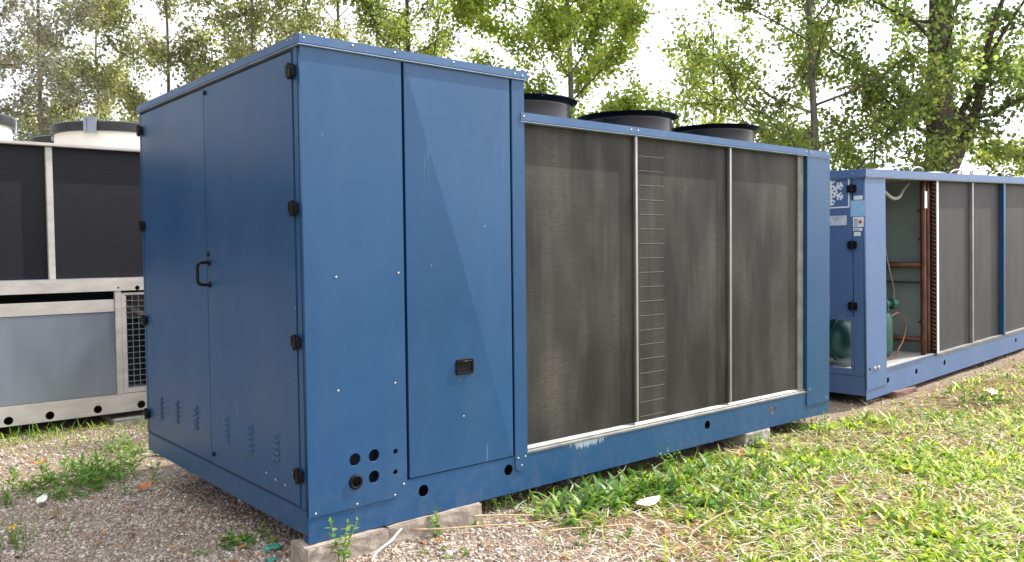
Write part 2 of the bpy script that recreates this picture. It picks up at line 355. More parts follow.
def screw(parent, p, axis='y', r=.007, m=None):
    """dome head on a washer facing -y or -x"""
    global SCREW_ME
    if SCREW_ME is None:
        bm = bmesh.new(); rg = bm_lathe(bm, [(1, 0), (1, .25), (.68, .3), (.55, .62), (.2, .75)], 10); bm.faces.new(rg[-1])
        SCREW_ME = bpy.data.meshes.new('screw'); bm.to_mesh(SCREW_ME); bm.free(); SCREW_ME.materials.append(SCREW)
        SCREW_ME.polygons.foreach_set('use_smooth', [True]*len(SCREW_ME.polygons))
    o = bpy.data.objects.new('screw', SCREW_ME); COL.objects.link(o); o.parent = parent; o.location = p; o.scale = (r*.82, r*.82, r*.7)
    o.rotation_euler = (R(90), 0, 0) if axis == 'y' else (0, R(-90), 0)
    return o

# ------------------------------------------------------------------ terrain
def sstep(a, b, x):
    t = np.clip((x-a)/(b-a), 0, 1); return t*t*(3-2*t)
def wob(x, y, s, ph=0): return np.sin(x*s+ph+1.3*np.sin(y*s*.7))*np.cos(y*s*1.1+ph*.7+np.sin(x*s*.6))
def ground(x, y):
    x = np.asarray(x, float); y = np.asarray(y, float)
    g = -.1-.1*sstep(0, 2.2, y)*(1-sstep(2, 5, x))+.03*np.clip(x-5.2, 0, 9)*sstep(4.6, 6, x)
    g = g+.012*wob(x, y, 2.1)+.006*wob(x, y, 6.3, 1)+.003*wob(x, y, 17, 2)
    near = (y < -.2)
    return g
def grassiness(x, y):
    """0 bare gravel .. 1 grass"""
    x = np.asarray(x, float); y = np.asarray(y, float)
    a = sstep(.95, 1.8, x-.25*y-.05+.16*wob(x, y, 5, 3))*sstep(.25, -.15, y)
    a = np.maximum(a, sstep(-1.2, -2.2, y)*sstep(-1, 1.5, x))
    a = np.maximum(a, sstep(9, 14, np.hypot(x-2, y-3)))
    return a
ax = np.concatenate([-np.geomspace(400, 3.2, 26), np.arange(-3, 12.01, .1), np.geomspace(12.4, 400, 26)])
ay = np.concatenate([-np.geomspace(400, 4.2, 26), np.arange(-4, 7.01, .1), np.geomspace(7.4, 400, 26)])
gx, gy = np.meshgrid(ax, ay, indexing='ij'); gz = ground(gx, gy)
far = np.hypot(gx-3, gy-1) > 30
gz = np.where(far, -.05+0*gz, gz)
V = np.stack([gx, gy, gz], -1).reshape(-1, 3); nxg, nyg = gx.shape
ii, jj = np.meshgrid(np.arange(nxg-1), np.arange(nyg-1), indexing='ij'); q = (ii*nyg+jj).ravel()
F = np.stack([q, q+nyg, q+nyg+1, q+1], 1)
GM = bpy.data.materials.new('ground'); GM.use_nodes = True
n = GM.node_tree.nodes; l = GM.node_tree.links; b = n['Principled BSDF']; b.inputs['Roughness'].default_value = .95; b.inputs['Specular IOR Level'].default_value = .1
t = n.new('ShaderNodeTexCoord')
def gnoise(s, d, lo, hi, cols, ro=.65):
    z = n.new('ShaderNodeTexNoise'); z.inputs['Scale'].default_value = s; z.inputs['Detail'].default_value = d; z.inputs['Roughness'].default_value = ro
    l.new(t.outputs['Object'], z.inputs['Vector']); c = n.new('ShaderNodeValToRGB'); c.color_ramp.elements[0].position = lo; c.color_ramp.elements[1].position = hi
    c.color_ramp.elements[0].color = (*cols[0], 1); c.color_ramp.elements[1].color = (*cols[1], 1); l.new(z.outputs['Fac'], c.inputs['Fac']); return c.outputs['Color'], z
soil, zs = gnoise(45, 8, .3, .7, ((.15, .10, .07), (.36, .29, .225)))
turf, _ = gnoise(26, 8, .3, .7, ((.10, .06, .035), (.30, .21, .11)))
at = n.new('ShaderNodeAttribute'); at.attribute_name = 'grassiness'
mxg = n.new('ShaderNodeMix'); mxg.data_type = 'RGBA'; l.new(at.outputs['Fac'], mxg.inputs[0]); l.new(soil, mxg.inputs[6]); l.new(turf, mxg.inputs[7])
l.new(mxg.outputs[2], b.inputs['Base Color'])
bp = n.new('ShaderNodeBump'); bp.inputs['Strength'].default_value = .9; bp.inputs['Distance'].default_value = .02; l.new(zs.outputs['Fac'], bp.inputs['Height']); l.new(bp.outputs[0], b.inputs['Normal'])
gr = np_mesh('ground', V, F, GM, None, True); gr['kind'] = 'structure'
a_ = gr.data.attributes.new('grassiness', 'FLOAT', 'POINT'); a_.data.foreach_set('value', grassiness(V[:, 0], V[:, 1]).astype(np.float32))

# =================================================================== MAIN UNIT
W, LN, H, XC, HL = 2.22, 4.342, 2.2, 1.262, 1.989
U = thing('cabinet_chiller', 'large dark blue sheet metal chiller with tall two door cabinet, nearest the camera', 'chiller', (0, 0, 0), 'chillers parked on the gravel')
# base rails
plate('base_rail', rect(0, LN, 0, .19), [(.602, .121, .029), (1.135, .126, .029), (2.826, .12, .029), (3.578, .119, .029)], .005, front(.004), BLUE, U)
box('base_rail', (0.002, .03), (.012, W), (.03, .142), BLUE, U)
box('base_rail', (LN-.03, LN-.001), (.012, W), (0.0, .19), BLUE, U)
box('base_rail', (.03, LN-.03), (W-.02, W), (0, .19), BLUE, U)
box('base_tray', (.04, LN-.04), (.10, W-.03), (.16, .19), DBLUE, U)
box('corner_foot', (.003, .14), (.012, .05), (.0, .028), DBLUE, U, .001)
# cabinet inner housing
box('housing', (.03, XC-.03), (.07, W-.03), (.191, 2.15), DARK, U, 0)  # coloured dark to stand for shade behind the pipe holes
# front: pipe panel
hs = [(.231, .336, .029), (.330, .338, .029), (.232, .235, .031), (.328, .240, .029), (.445, .338, .013), (.443, .241, .013)]
pp = plate('pipe_panel', [(0, .115), (.44, .122), (.478, .145), (.506, .172), (.506, 2.16), (0, 2.16)], hs, .02, front(-.002), BLUE, U)
pg = lathe('grommet', [(.021, .003), (.021, -.006), (.027, -.009), (.034, -.004), (.034, .003)], RUBBER, pp, 24, True, mtx=Matrix.Translation((.232, -.003, .235)) @ Matrix.Rotation(R(90), 4, 'X') @ Matrix.Scale(-1, 4, (0, 0, 1)))
for p in ((.032, .1305), (.237, .1315), (.438, .133), (.487, .176), (.152, .656), (.448, .658), (.152, 1.16), (.475, 1.17)): screw(pp, (p[0], -.002, p[1]), 'y', .0065)
# cross-broken removable panel
bm = bmesh.new(); x0, x1, z0, z1 = .523, 1.164, .196, 2.152
c = [bm.verts.new(p) for p in ((x0, .0, z0), (x1, .0, z0), (x1, .0, z1), (x0, .0, z1))]; ctr = bm.verts.new(((x0+x1)/2, -.027, (z0+z1)/2))
d = [bm.verts.new(p) for p in ((x0, .024, z0), (x1, .024, z0), (x1, .024, z1), (x0, .024, z1))]
for i in range(4): bm.faces.new((c[i], c[(i+1) % 4], ctr)); bm.faces.new((c[(i+1) % 4], c[i], d[i], d[(i+1) % 4]))
bm.faces.new(d); bmesh.ops.recalc_face_normals(bm, faces=bm.faces)
cp = from_bm('removable_panel', bm, BLUE, U)
# recessed latch
bm = bmesh.new()
lt = plate('latch', rrect(.79, .895, .662, .735, .012), [rrect(.797, .888, .669, .728, .008)], .01, front(-.0205), RUBBER, cp, .0015)
bm = bmesh.new(); bm_box(bm, (.8, .885), (-.0175, -.0158), (.669, .731), 0); from_bm('latch_cup', bm, RUBBER, lt)
tube('latch_grip', [(.80, -.0190, .724), (.885, -.0190, .724)], .004, BLACKP, lt, 8)
screw(cp, (.84, -.0072, .45), 'y', .005); screw(cp, (.82, -.0125, .63), 'y', .003)
# post between cabinet and coil, with rounded foot
po = [(1.179, 2.16), (1.179, .14)]+[(1.2205-.0415*math.cos(R(a)), .14-.034*math.sin(R(a))) for a in range(15, 166, 15)]+[(1.262, .14), (1.262, 2.16)]
po = plate('corner_post', po[::-1], [], .02, front(-.003), BLUE, U)
box('post_return', (1.243, 1.262), (.018, .3), (.192, 2.158), BLUE, po, .001)
for p in ((1.197, .178), (1.246, .18), (1.221, .136)): screw(po, (p[0], -.003, p[1]), 'y', .0065)
# cabinet rear and right walls
box('back_panel', (.002, 1.26), (W-.018, W-.001), (.192, 2.158), BLUE, U)
box('end_panel', (XC-.016, XC+.002), (.31, W-.02), (1.99, 2.158), BLUE, U)
# left face: corner posts, doors
box('corner_post', (-.001, .02), (.022, .066), (.142, 2.16), BLUE, U)
box('corner_post', (-.001, .02), (2.187, W), (.142, 2.16), BLUE, U)
box('door_sill', (.006, .02), (.066, 2.187), (.143, .152), DBLUE, U, .001)
hinge_zs = ((2.052, 1.462, .88, .292), (2.039, 1.447, .856, .267))
LOUV = {0: [(.896, .373), (.600, .375), (.306, .381)], 1: [(1.945, .338), (1.658, .352), (1.348, .364)]}
for k, (y0, y1) in enumerate(((.071, 1.113), (1.120, 2.183))):
    D = box('door', (-.004 if k == 0 else -.001, .02), (y0, y1), (.155, 2.14), BLUE, U, .0035)
    D['label'] = 'near door with pull handle' if k == 0 else 'far door without a handle'
    for hz in hinge_zs[k]:
        hy = .069 if k == 0 else 2.185
        bm = bmesh.new()
        for s in (-1, 1):
            bm_box(bm, (-.020, -.003), (hy+.007 if s > 0 else hy-.040, hy+.040 if s > 0 else hy-.007), (hz-.027, hz+.027), .006)
            bm_box(bm, (-.026, -.012), (hy+.007 if s > 0 else hy-.026, hy+.026 if s > 0 else hy-.007), (hz-.012, hz+.03) if s > 0 else (hz-.03, hz+.012), .004)
        bm_tube(bm, [(-.018, hy, hz-.034), (-.018, hy, hz+.034)], .009, 10)
        h = from_bm('hinge', bm, BLACKP, D)
    for (vy, vz) in LOUV[k]:
        bm = bmesh.new()
        for s in range(5):
            zz = vz+(s-2)*.029
            ring = []
            for j in range(9):
                yy = vy+(j-4)*.0085; hgt = .009*max(.12, 1-((j-4)/4.3)**4)
                ring.append([bm.verts.new((-.0045 if k == 0 else -.0015, yy, zz+.010)), bm.verts.new((-.004-hgt*.8, yy, zz-.001)), bm.verts.new((-.004-hgt, yy, zz-.008)), bm.verts.new((-.004-hgt*.85, yy, zz-.009)), bm.verts.new((-.0015, yy, zz-.004))])
            for A, B in zip(ring, ring[1:]):
                for i in range(4): bm.faces.new((A[i], A[i+1], B[i+1], B[i]))
        bmesh.ops.recalc_face_normals(bm, faces=bm.faces)
        from_bm('vent_louvre', bm, BLUE, D, True)
    if k == 0:
        bm = bmesh.new()
        bm_tube(bm, spline([(-.004, 1.078, 1.108), (-.045, 1.078, 1.108), (-.066, 1.08, 1.120), (-.068, 1.08, 1.165), (-.066, 1.08, 1.212), (-.045, 1.078, 1.224), (-.004, 1.078, 1.224)], 5), .0085, 10)
        bm_tube(bm, [(-.003, 1.078, 1.108), (-.012, 1.078, 1.108)], .017, 12); bm_tube(bm, [(-.003, 1.078, 1.224), (-.012, 1.078, 1.224)], .017, 12)
        from_bm('handle', bm, BLACKP, D, True)
        for p in ((1.09, 1.268), (1.075, .208), (1.089, 2.112)):
            lathe('lock', [(.013, 0), (.013, .006), (.010, .009), (.004, .0085), (.003, .004)], BLACKP, D, 14, mtx=Matrix.Translation((-.004, p[0], p[1])) @ Matrix.Rotation(R(-90), 4, 'Y'))
        for p in ((.42, .235), (.32, .222), (.22, .218)): screw(D, (-.004, p[0], p[1]), 'x', .0075)
# roof caps
rc = box('roof_cap', (-.012, 1.283), (-.014, W+.012), (2.158, 2.2), BLUE2, U, .004)
box('roof_lip', (-.013, 1.284), (-.0155, W+.013), (2.1535, 2.1575), LIPB, rc, .001)
for p in ((.013, 2.188), (.247, 2.189), (.466, 2.19), (.80, 2.19), (1.191, 2.184), (1.243, 2.18)): screw(rc, (p[0], -.014, p[1]-.006), 'y', .0065)
for p in (.05, .09): screw(rc, (-.012, p, 2.186), 'x', .006)
box('roof_bracket', (.98, 1.10), (.10, .16), (2.2, 2.222), BLUE, rc, .004)
lc = box('coil_roof_cap', (1.232, LN+.004), (-.0075, .35), (1.943, HL), BLUE2, U, .004)
box('roof_lip', (1.234, LN+.005), (-.009, .34), (1.939, 1.9425), LIPB, lc, .001)
box('cap_joint', (4.03, 4.034), (-.0085, .0), (1.944, 1.988), DBLUE, lc, 0)
for p in (1.256, 2.09, 2.15, 4.0, 4.07, 4.3): screw(lc, (p, -.0075, 1.968), 'y', .0065)
box('roof_deck', (XC+.004, LN), (.352, W), (1.945, HL-.004), BLUE, U, .003)
# coil section
box('coil', (1.262, 2.18), (.036, .105), (.2, 1.942), COIL, U, 0)
box('coil', (2.18, 3.10), (.0365, .105), (.2, 1.942), COIL, U, 0)
box('coil', (3.10, 3.935), (.036, .105), (.2, 1.942), COIL, U, 0)
bm = bmesh.new()
for k in range(19): bm_box(bm, (2.205, 2.435), (.0350, .0362), (.252+k*.0875, .255+k*.0875), 0)
from_bm('coil_tube_rows', bm, mat('tube row grey', (.19, .175, .155), .6, .3), U)
for x in (2.157, 3.096): box('coil_divider', (x-.011, x+.011), (.012, .0355), (.236, 1.94), ALU, U, .003)
box('coil_jamb', (3.935, 4.012), (.022, .10), (.205, 1.942), GALVD, U, .002)
box('corner_post', (4.018, LN), (-.003, .02), (.09, 1.942), BLUE, U)
box('post_return', (4.018, 4.03), (.02, .12), (.192, 1.942), BLUE, U, .001)
for p in ((4.06, .21), (4.3, .12)): screw(U, (p[0], -.003, p[1]), 'y', .0065)
bm = bmesh.new()
pr = [(.0, .1915), (.0, .201), (.014, .206), (.012, .212), (.0345, .226), (.0345, .1915)]
A = [bm.verts.new((1.264, y, z)) for y, z in pr]; B = [bm.verts.new((4.016, y, z)) for y, z in pr]
for i in range(len(pr)): bm.faces.new((A[i], A[(i+1) % 6], B[(i+1) % 6], B[i]))
bm.faces.new(A[::-1]); bm.faces.new(B); bmesh.ops.recalc_face_normals(bm, faces=bm.faces)
from_bm('coil_sill', bm, GALVD, U)
box('coil_backing', (XC, 4.3), (.14, .16), (.192, 1.944), DARK, U, 0)
box('back_panel', (XC+.01, 4.33), (W-.018, W-.001), (.192, 1.943), COILG, U)
box('end_panel', (LN-.02, LN-.002), (.022, W-.02), (.192, 1.944), BLUE, U)
# fans on the low roof
for i in range(3):
    cx, rz = 2.2+1.09*i, .302
    S = lathe('fan_shroud', [(.356, 0), (.345, .03), (.342, rz-.045), (.346, rz-.03)], SHROUD, U, 72, loc=(cx, 1.1, HL-.004))
    S.modifiers.new('s', 'SOLIDIFY').thickness = .006
    lathe('rim', [(.344, rz-.03), (.360, rz-.012), (.390, rz-.006), (.390, rz), (.358, rz-.003), (.338, rz-.022)], RUBBER, S, 72, True)
    bm = bmesh.new()
    for k in range(10): bm_tube(bm, [(.338*k/10*math.cos(2*math.pi*j/48), .338*k/10*math.sin(2*math.pi*j/48), rz-.03+.012*(1-k/10)) for j in range(49)] if k else [(0, 0, rz-.02), (0, 0, rz-.01)], .002, 4, False)
    for k in range(6): bm_tube(bm, [(0, 0, rz-.018), (.342*math.cos(k*R(60)), .342*math.sin(k*R(60)), rz-.032)], .003, 5)
    from_bm('fan_guard', bm, BLACKP, S)
    bm = bmesh.new(); bm_tube(bm, [(0, 0, .05), (0, 0, .2)], .08, 20)
    for k in range(5):
        a = 2*math.pi*k/5; vs = []
        for rr, tw in ((.075, .9), (.2, .6), (.325, .4)):
            for s in (-1, 1): vs.append(bm.verts.new((rr*math.cos(a)-s*.07*math.sin(a), rr*math.sin(a)+s*.07*math.cos(a), .13+s*.07*tw)))
        bm.faces.new((vs[0], vs[1], vs[3], vs[2])); bm.faces.new((vs[2], vs[3], vs[5], vs[4]))
    from_bm('fan_blades', bm, BLACKP, S)
    for a in ((-60, -95) if i else (-35, -110)):
        ca, sa = math.cos(R(a)), math.sin(R(a))
        box('clip', (.37*ca-.012, .37*ca+.012), (.37*sa-.012, .37*sa+.012), (rz-.012, rz+.014), SHROUD, S, .003)

# =================================================================== RIGHT UNIT (local frame: x along, y deep, z up)
V2 = thing('open_chiller', 'faded blue chiller with an an open bay of copper pipes, behind the large one', 'chiller', (5.279, .173, -.05), 'chillers parked on the gravel')
V2.rotation_euler = (0, -math.atan(.0300), R(1.39))
L2, W2, H2 = 6.6, 2.2, 1.976
plate('base_rail', rect(0, L2, 0, .205), [(.41, .118, .027), (1.0, .118, .027), (1.65, .118, .027), (3.66, .118, .027), (4.8, .118, .027)], .006, front(.004), BLUE3, V2)
box('base_rail', (.002, .03), (.013, W2), (.035, .205), BLUE3, V2)
box('base_rail', (L2-.03, L2-.001), (.013, W2), (0, .205), BLUE3, V2)
box('base_rail', (.03, L2-.03), (W2-.02, W2), (0, .205), BLUE3, V2)
box('bay_floor', (.03, L2-.04), (.02, W2-.04), (.2, .225), BLUE3, V2, .004)
box('floor_sheet', (.06, 1.45), (.02, 1.0), (.2255, .232), mat('dusty pale sheet', (.33, .315, .295), .6, 0, .2, 8), V2, .002)
box('base_lip', (.376, L2-.3), (.001, .0035), (.198, .206), GALVD, V2, .0005)
CP = plate('corner_post', rect(0, .375, .088, 1.905), [(.055, .262, .017), (.145, .262, .016), (.215, .262, .016)], .02, front(-.002), BLUE3, V2)
box('post_return', (.361, .375), (.018, .12), (.226, 1.905), BLUE3, CP, .001)
for x in (.145, .215): lathe('hole_light', [(.014, .0), (.014, .03), (.008, .034), (.007, .01)], mat('pale hole light', (.7, .62, .55), .5), CP, 14, mtx=Matrix.Translation((x, .02, .262)) @ Matrix.Rotation(R(90), 4, 'X'))  # pale plugs stand for light seen through these two holes
# left end face
box('corner_post', (0, .02), (.02, .110), (.206, 1.905), BLUE3, V2)
D2 = plate('door', rect(.117, 1.1, .72, 1.900), [], .02, side(-.001), BLUE3, V2)
plate('door', rect(1.108, 2.19, .21, 1.900), [], .02, side(.0), BLUE3, V2)
plate('opening_frame', rect(.112, 1.1, .208, .714), [rect(.138, 1.06, .262, .685)], .022, side(-.001), BLUE3, V2)
for hz in (1.815, 1.335, .81):
    bm = bmesh.new()
    bm_box(bm, (-.022, -.003), (.072, .106), (hz-.032, hz+.032), .005); bm_box(bm, (-.022, -.003), (.120, .154), (hz-.032, hz+.032), .005); bm_tube(bm, [(-.018, .113, hz-.04), (-.018, .113, hz+.04)], .012, 10)
    from_bm('hinge', bm, BLACKP, D2)
# snowflake plaque on the door (generic six-armed snowflake in a rounded frame)
cy_, cz_ = .30, 1.80
PL = plate('snowflake_sign', rrect(cy_-.165, cy_+.165, cz_-.145, cz_+.145, .015), [rrect(cy_-.153, cy_+.153, cz_-.133, cz_+.133, .012)], .002, side(-.0035), WHITE, D2)
bm = bmesh.new()
def flat_bar(a, b_, wd):
    a = Vector(a); b_ = Vector(b_); dd = (b_-a).normalized(); nn = Vector((-dd.y, dd.x))*wd/2
    q = [a+nn, a-nn, b_-nn, b_+nn]; f0 = [bm.verts.new((-.0038-rnd.random()*.0008, cy_+p.x, cz_+p.y)) for p in q]; bm.faces.new(f0)
for k in range(6):
    a = R(60*k+30); u = Vector((math.cos(a), math.sin(a))); pth = u*.122
    flat_bar((0, 0), pth, .016)
    for rr, ll in ((.035, .032), (.068, .042), (.098, .028)):
        for s in (-1, 1):
            v = Vector((math.cos(a+s*R(58)), math.sin(a+s*R(58)))); flat_bar(u*rr, u*rr+v*ll, .015)
from_bm('snowflake', bm, WHITE, PL)
# stickers
def sticker(y0, y1, z0, z1, m, x=-.0022, tilt=0):
    bm = bmesh.new(); nn = 6
    g = [[bm.verts.new((x-.0012*math.sin(i*1.3+j), y0+(y1-y0)*i/nn, z0+(z1-z0)*j/nn+tilt*i/nn)) for j in range(nn+1)] for i in range(nn+1)]
    for i in range(nn):
        for j in range(nn): bm.faces.new((g[i][j], g[i+1][j], g[i+1][j+1], g[i][j+1]))
    o = from_bm('sticker', bm, m, V2)
    return o
def zpx(y): return 1.962-(y-171.6)*.00855
sticker(.02, .098, zpx(200), zpx(196), WHITE)
sticker(.0, .128, zpx(216.5), zpx(200.6), LBLUE, -.003)
s1 = sticker(.012, .108, zpx(227), zpx(217), WHITE)
bm = bmesh.new(); bmesh.ops.create_circle(bm, cap_ends=True, radius=.014, segments=16); bmesh.ops.transform(bm, matrix=Matrix.Translation((-.0048, .042, zpx(222))) @ Matrix.Rotation(R(90), 4, 'Y'), verts=bm.verts); from_bm('red_dot', bm, REDM, s1)
bm = bmesh.new()
for k in range(5): bm_box(bm, (-.0048, -.0042), (.063, .1), (zpx(219+k*1.6)-.003, zpx(219+k*1.6)+.002), 0)
from_bm('print_lines', bm, CYANP, s1)
s2 = sticker(.025, .108, zpx(231), zpx(228), WHITE)
bm = bmesh.new()
for k in range(2): bm_box(bm, (-.0048, -.0042), (.05, .1), (zpx(229+k*1.1)-.003, zpx(229+k*1.1)+.001), 0)
from_bm('print_lines', bm, CYANP, s2)
sticker(.04, .1, zpx(236), zpx(232), WHITE)
sticker(.16, .46, zpx(225), zpx(215), mat('crumpled grey white film', (.55, .56, .62), .4, 0, .25, 18), -.004)
# roof
RC = box('roof_cap', (-.01, L2), (-.012, .5), (1.905, H2), BLUE3, V2, .004)
box('roof_lip', (-.011, L2), (-.014, .49), (1.9, 1.9045), GALVD, RC, .001)
box('roof_deck', (-.009, L2), (.501, W2), (1.91, H2-.004), BLUE3, V2, .003)
for x in (.06, .5, 1.4, 2.3, 3.2, 4.1): screw(RC, (x, -.012, 1.94), 'y', .007)
for y in (.1, .35): screw(RC, (-.01, y, 1.94), 'x', .007)
for k in range(4):
    cx = .95+k*1.22
    S = lathe('fan_cowl', [(.42, 0), (.415, .03), (.40, .046), (.37, .048), (.37, 0)], BLUE, V2, 48, loc=(cx, .62, H2-.005))
    for (dx0, dx1) in ((.12, .5), (.42, .76)):
        pts = spline([(cx+dx0-.2, .12, H2), (cx+dx0-.15, .12, H2+.035), (cx+(dx0+dx1)/2-.18, .13, H2+.06), (cx+dx1-.22, .14, H2+.045), (cx+dx1-.2, .16, H2+.002)], 6)
        tube('cable_conduit', pts, .008, HOSE, V2, 8)
# coils
box('coil', (1.53, 2.43), (.05, .09), (.226, 1.905), COILG, V2, 0)
box('coil', (2.43, 3.29), (.0505, .09), (.226, 1.905), COILG, V2, 0)
box('coil', (3.35, 4.4), (.05, .09), (.226, 1.905), COILG, V2, 0); box('coil', (4.4, 5.4), (.0505, .09), (.226, 1.905), COILG, V2, 0); box('coil', (5.4, 6.4), (.05, .09), (.226, 1.905), COILG, V2, 0)
box('coil_divider', (1.50, 1.545), (.012, .06), (.226, 1.904), WHITE, V2, .003)
box('coil_divider', (2.41, 2.445), (.018, .052), (.226, 1.904), ALU, V2, .003)
box('coil_divider', (4.38, 4.42), (.018, .052), (.226, 1.904), ALU, V2, .003)
box('middle_post', (3.26, 3.315), (.0, .06), (.205, 1.904), BLUE, V2, .003)
box('coil_divider', (3.316, 3.35), (.012, .06), (.226, 1.904), ALU, V2, .003)
box('middle_post', (5.38, 5.44), (.0, .06), (.205, 1.904), BLUE, V2, .003)
box('corner_post', (6.4, L2), (0, .02), (.206, 1.904), BLUE3, V2)
box('coil_sill', (1.47, 6.4), (.004, .05), (.2065, .228), GALVD, V2, .004)
# bay interior
box('bay_partition', (.3, 1.48), (1.15, 1.17), (.226, 1.91), TEAL, V2, 0)
box('coil_backing', (1.56, 6.4), (.12, .14), (.226, 1.91), DARK, V2, 0)
box('back_panel', (.02, L2-.02), (W2-.022, W2-.002), (.206, 1.909), BLUE3, V2)
box('end_panel', (L2-.021, L2-.002), (.021, W2-.022), (.206, 1.904), BLUE3, V2)
box('bay_wall', (1.492, 1.5), (.13, 1.14), (.226, 1.91), TEAL, V2, 0)
CE = box('coil_end_plate', (1.478, 1.491), (.012, .125), (.226, 1.905), mat('dark rusty end plate', (.05, .035, .03), .6, .3, .4, 14), V2, .001)
bm = bmesh.new()
for k in range(42):
    zz = .27+k*.039
    bm_tube(bm, spline([(1.478, .022, zz), (1.458, .022, zz+.002), (1.450, .034, zz+.01), (1.458, .046, zz+.018), (1.478, .046, zz+.02)], 3), .006, 6)
from_bm('return_bends', bm, COPPER, CE, True)
tube('copper_pipe', spline([(1.31, .065, .23), (1.31, .065, 1.0), (1.31, .065, 1.895)], 4), .026, COPPER, V2, 14)
box('pipe_label', (1.2825, 1.3375), (.036, .038), (1.64, 1.80), WHITE, V2, 0)
tube('copper_pipe', spline([(1.435, .075, .23), (1.435, .075, 1.0), (1.435, .075, 1.895)], 4), .022, COPPER, V2, 14)
tube('copper_pipe', [(1.44, .10, 1.09), (1.44, 1.1, 1.09)], .03, COPPER, V2, 14)
tube('copper_pipe', [(1.44, .10, .36), (1.44, 1.1, .36)], .025, COPPER, V2, 14)
tube('bay_rail', [(1.45, .14, .92), (1.45, 1.12, .92)], .012, DARK, V2, 6)
tube('sagging_hose', spline([(.78, .2, 1.81), (.95, .2, 1.745), (1.1, .2, 1.75), (1.25, .22, 1.83), (1.36, .22, 1.89)], 10), .016, HOSE, V2, 10)
tube('capillary_tube', spline([(.92, .22, .62), (1.08, .2, .65), (1.22, .2, .52), (1.17, .2, .38), (1.06, .2, .30), (1.03, .2, .25), (.9, .2, .245), (.7, .2, .245)], 10), .008, mat('orange copper', (.32, .13, .08), .4, .5), V2, 8)
CM = lathe('compressor', [(.0, 0), (.10, .0), (.14, .04), (.15, .10), (.15, .36), (.13, .42), (.08, .45), (.0, .455)], GREEN, V2, 28, loc=(.90, .34, .24))
bm = bmesh.new()
bm_tube(bm, [(0, 0, .38), (0, 0, .56)], [.09, .075], 18); bm_tube(bm, [(0, 0, .50), (.2, -.12, .50)], .032, 12); bm_tube(bm, [(.14, -.084, .50), (.17, -.102, .50)], .055, 12); bm_tube(bm, [(.07, -.042, .50), (.10, -.06, .50)], .055, 12); bm_tube(bm, [(0, 0, .56), (0, 0, .62)], .05, 12)
from_bm('compressor_valve', bm, GREEN, CM, True)
for zz in (.55, 1.35, 1.62): box('pipe_clamp', (1.27, 1.47), (.088, .10), (zz-.012, zz+.012), DARK, V2, .002)
for k in range(4):
    tube('bay_wire', spline([(1.47, .5+.12*k, 1.9), (1.46, .52+.12*k, 1.5), (1.40, .45+.15*k, 1.15), (1.44, .40+.1*k, .8), (1.2, .36, .66)], 6), .006, RUBBER if k % 2 else HOSE, V2, 6)
box('junction_box', (1.42, 1.49), (.62, .80), (1.3, 1.55), mat('light grey box', (.4, .42, .42), .5), V2, .006)
tube('gas_line', spline([(.92, .34, .86), (1.0, .34, 1.0), (1.2, .4, 1.06), (1.44, .5, 1.0), (1.47, .8, 1.0)], 6), .018, COPPER, V2, 10)
# receiver tank seen through the low opening
TKM = Matrix.Translation((.32, .27, .475)) @ Matrix.Rotation(R(-90), 4, 'X')
TK = lathe('receiver_tank', [(0, -.01), (.07, -.004), (.13, .02), (.172, .06), (.185, .11), (.185, .75), (.15, .8), (0, .82)], mat('pale green tank enamel', (.05, .16, .13), .4, 0, .2, 5), V2, 40, mtx=TKM)
lathe('tank_flange', [(.186, .11), (.205, .11), (.205, .14), (.186, .14)], GREEN, TK, 40, True, mtx=TKM)
box('tank_tray', (.03, 1.2), (.1, 1.0), (.226, .236), mat('pale grey tray', (.28, .28, .275), .6), V2, .001)

# =================================================================== LEFT UNIT
V3 = thing('grey_chiller', 'pale grey chiller with black coils above a galvanised panel, at the left', 'chiller', (0, 4.4, 0), 'chillers parked on the gravel')
X0, X1, W3, TOP = -3.4, 1.5, 2.3, 2.192
plate('base_rail', rect(X0, X1, -.1, .06), [(-.99, -.055, .034), (-.70, -.055, .034), (-.418, -.055, .034), (-.12, -.052, .034), (.246, -.049, .034), (.6, -.05, .034), (1.1, -.05, .034)], .01, front(0), BEIGE, V3)
box('base_rail', (X0, X0+.03), (.013, W3), (-.1, .06), BEIGE, V3); box('base_rail', (X1-.03, X1), (.013, W3), (-.1, .06), BEIGE, V3); box('base_rail', (X0+.03, X1-.03), (W3-.03, W3), (-.1, .06), BEIGE, V3)
box('base_tray', (X0+.03, X1-.03), (.012, W3-.03), (.04, .062), BEIGE, V3, .002)
box('steel_panel', (X0+.5, .402), (.006, .03), (.064, .776), GALV, V3, .003)
box('panel_head', (X0+.5, .402), (.0, .03), (.779, .885), BEIGE, V3, .003)
box('frame_post', (.404, .456), (-.004, .04), (.061, .957), BEIGE, V3, .003)
box('frame_post', (X0, X0+.498), (-.004, .04), (.061, .957), BEIGE, V3, .003)
MB_ = plate('middle_beam', rect(X0, X1, .958, 1.066), [(.59, .978, .02), (.434, .984, .009), (-1.2, .98, .02)], .02, front(-.008), BEIGE, V3)
box('beam_lip', (X0, X1), (.012, .06), (1.0665, 1.072), GALV, V3, .001)
box('dark_void', (X0+.05, X1-.05), (.5, .52), (.063, 1.06), DARK, V3, 0)
